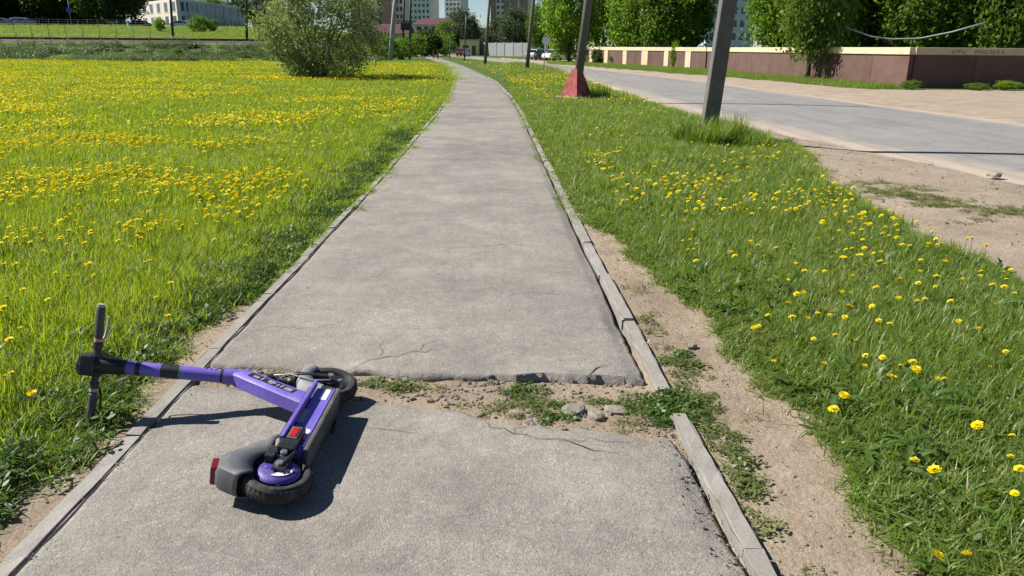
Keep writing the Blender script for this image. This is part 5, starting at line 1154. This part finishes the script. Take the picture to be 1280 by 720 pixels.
# yellow kiosk and grey panel fence at the far end of the road
a = atY(575, 68, 172); b = atY(599, 68, 172); w = b.x - a.x; e = empty('kiosk', (a.x, 172, 0)); tag(e, 'pale yellow flat-roofed kiosk at the far end of the road', 'kiosk')
MB().box(0, w, 0, 4, -.3, 3.1).build('wall', M['kiosk_yellow'], e); MB().box(-.15, w + .15, -.15, 4.15, 3.1, 3.3).build('roof', M['roof_grey'], e); MB().box(w * .62, w * .82, -.04, .05, 0, 2.0).build('door', M['glass_dark'], e); MB().box(w * .15, w * .45, -.04, .05, 1.1, 2.1).build('window', M['glass_dark'], e)
a = atY(600, 68, 174); b = atY(664, 68, 160); d = b - a; e = empty('panel_fence', (a.x, a.y, 0), (0, 0, math.atan2(d.y, d.x))); tag(e, 'long grey concrete panel fence behind the far road', 'fence'); L = d.xy.length
for i in range(6): MB().box(L * i / 6 + .08, L * (i + 1) / 6 - .08, -.06, .06, -.2, 2.6).build('panel', M['wall_grey'], e)
for i in range(7): MB().box(L * i / 6 - .12, L * i / 6 + .12, -.14, .14, -.2, 2.75).build('post', M['wall_grey'], e)
for (xp, lb) in ((542, 'left one of two short rusty posts beside the far path'), (547, 'right one of two short rusty posts beside the far path')):
    q = atY(xp, 66, 120); post('short_post', (q.x, 120, 0), (q.x, 120, 1.3), .22, .2, 'rust_post', lb, cat='post')

# ------------------------------------------------------------------ cars
def car(name, loc, rz, paint, label, group=None, estate=False):
    e = empty(name, loc, (0, 0, rz)); tag(e, label, 'car', group)
    prof = [(-2.15, .35), (-2.2, .62), (-2.1, .86), (-1.55, .95), (-.95, 1.38), (-.4, 1.46), (.6, 1.46 if not estate else 1.5), (1.35, 1.30 if not estate else 1.48), (1.85, .98 if not estate else 1.3), (2.12, .92), (2.18, .62), (2.1, .35)]
    vs = []; n = len(prof)
    for (x, z) in prof:
        k = .84 if z < .97 else .84 - .24 * (z - .95) / .5; vs += [(x, -k, z), (x, k, z)]
    fs = [(2 * i, 2 * i + 1, 2 * i + 3, 2 * i + 2) for i in range(n - 1)] + [tuple(2 * i for i in range(n - 1, -1, -1)), tuple(2 * i + 1 for i in range(n)), (2 * n - 2, 2 * n - 1, 1, 0)]
    o = MB().add(vs, fs).build('body', M[paint], e); md = o.modifiers.new('bevel', 'BEVEL'); md.width = .06; md.segments = 2; md.limit_method = 'ANGLE'
    for sx in (-1, 1):
        y_ = lambda z, o_=.012: sx * ((.84 - .24 * max(0, z - .95) / .5) + o_)
        for q in (((-1.35, 1.0), (-.92, 1.33), (-.42, 1.40), (-.38, 1.0)), ((-.30, 1.0), (-.34, 1.40), (.55, 1.40), (.62, 1.0)), ((.70, 1.0), (.63, 1.40), (1.2, 1.28), (1.6, 1.0))):
            f_ = (0, 1, 2, 3) if sx > 0 else (3, 2, 1, 0); MB().add([(x, y_(z), z) for x, z in q], [f_]).build('side_window', M['car_glass'], e)
    MB().add([(-1.52, -.70, .985), (-1.52, .70, .985), (-.99, .58, 1.37), (-.99, -.58, 1.37)], [(0, 1, 2, 3)][::-1]).build('windscreen', M['car_glass'], e)
    for x_ in (-1.35, 1.3):
        for sx in (-1, 1):
            w = empty('wheel'); w.parent = e; w.location = (x_, sx * .76, .32); w.rotation_euler = (0, 0, R(90) * -sx)
            MB().lathe_x([(.20, -.1), (.31, -.1), (.32, -.06), (.32, .08), (.30, .11), (.20, .11)], 20).build('tyre', M['rubber'], w, smooth=True); MB().lathe_x([(.0001, .10), (.20, .112), (.20, -.1)], 20).build('rim', M['alloy'], w, smooth=True)
    for sx in (-1, 1):
        MB().box(-2.19, -2.06, sx * .62 - .16, sx * .62 + .16, .66, .80, bev=.02).build('headlight', M['lamp_glass'], e); MB().box(2.06, 2.17, sx * .64 - .14, sx * .64 + .14, .68, .86, bev=.02).build('tail_light', M['red_plastic'], e)
    return e
def car_px(xp, Y, rz, paint, label, **k): q = atY(xp, 70, Y); car('parked_car' if 'parked' in label else 'car', (q.x, Y, float(terrain(q.x, Y)) + .02), rz, paint, label, **k)
car_px(668, 118, R(70), 'car_white', 'white parked car, left one by the far grass strip')
car_px(679, 112, R(75), 'car_black', 'black parked car between two white cars', estate=True)
car_px(697, 109, R(40), 'car_white', 'white parked car, right one, nearest the red pyramid')
car_px(688, 118, R(70), 'car_white', 'white parked car partly behind the two nearest cars', estate=True)
car_px(579, 148, R(80), 'car_red', 'dark red car on the road before the yellow kiosk', estate=True)
car_px(35, 158, R(175), 'car_blue', 'blue parked car on the slope before the dark trees', estate=True)
car_px(5, 160, R(5), 'car_blue', 'blue-grey parked car at the left edge before the dark trees')
car_px(180, 168, R(160), 'car_black', 'dark parked car at the left end of the white building')
car_px(232, 168, R(185), 'car_white', 'white parked car under the corner of the white building')
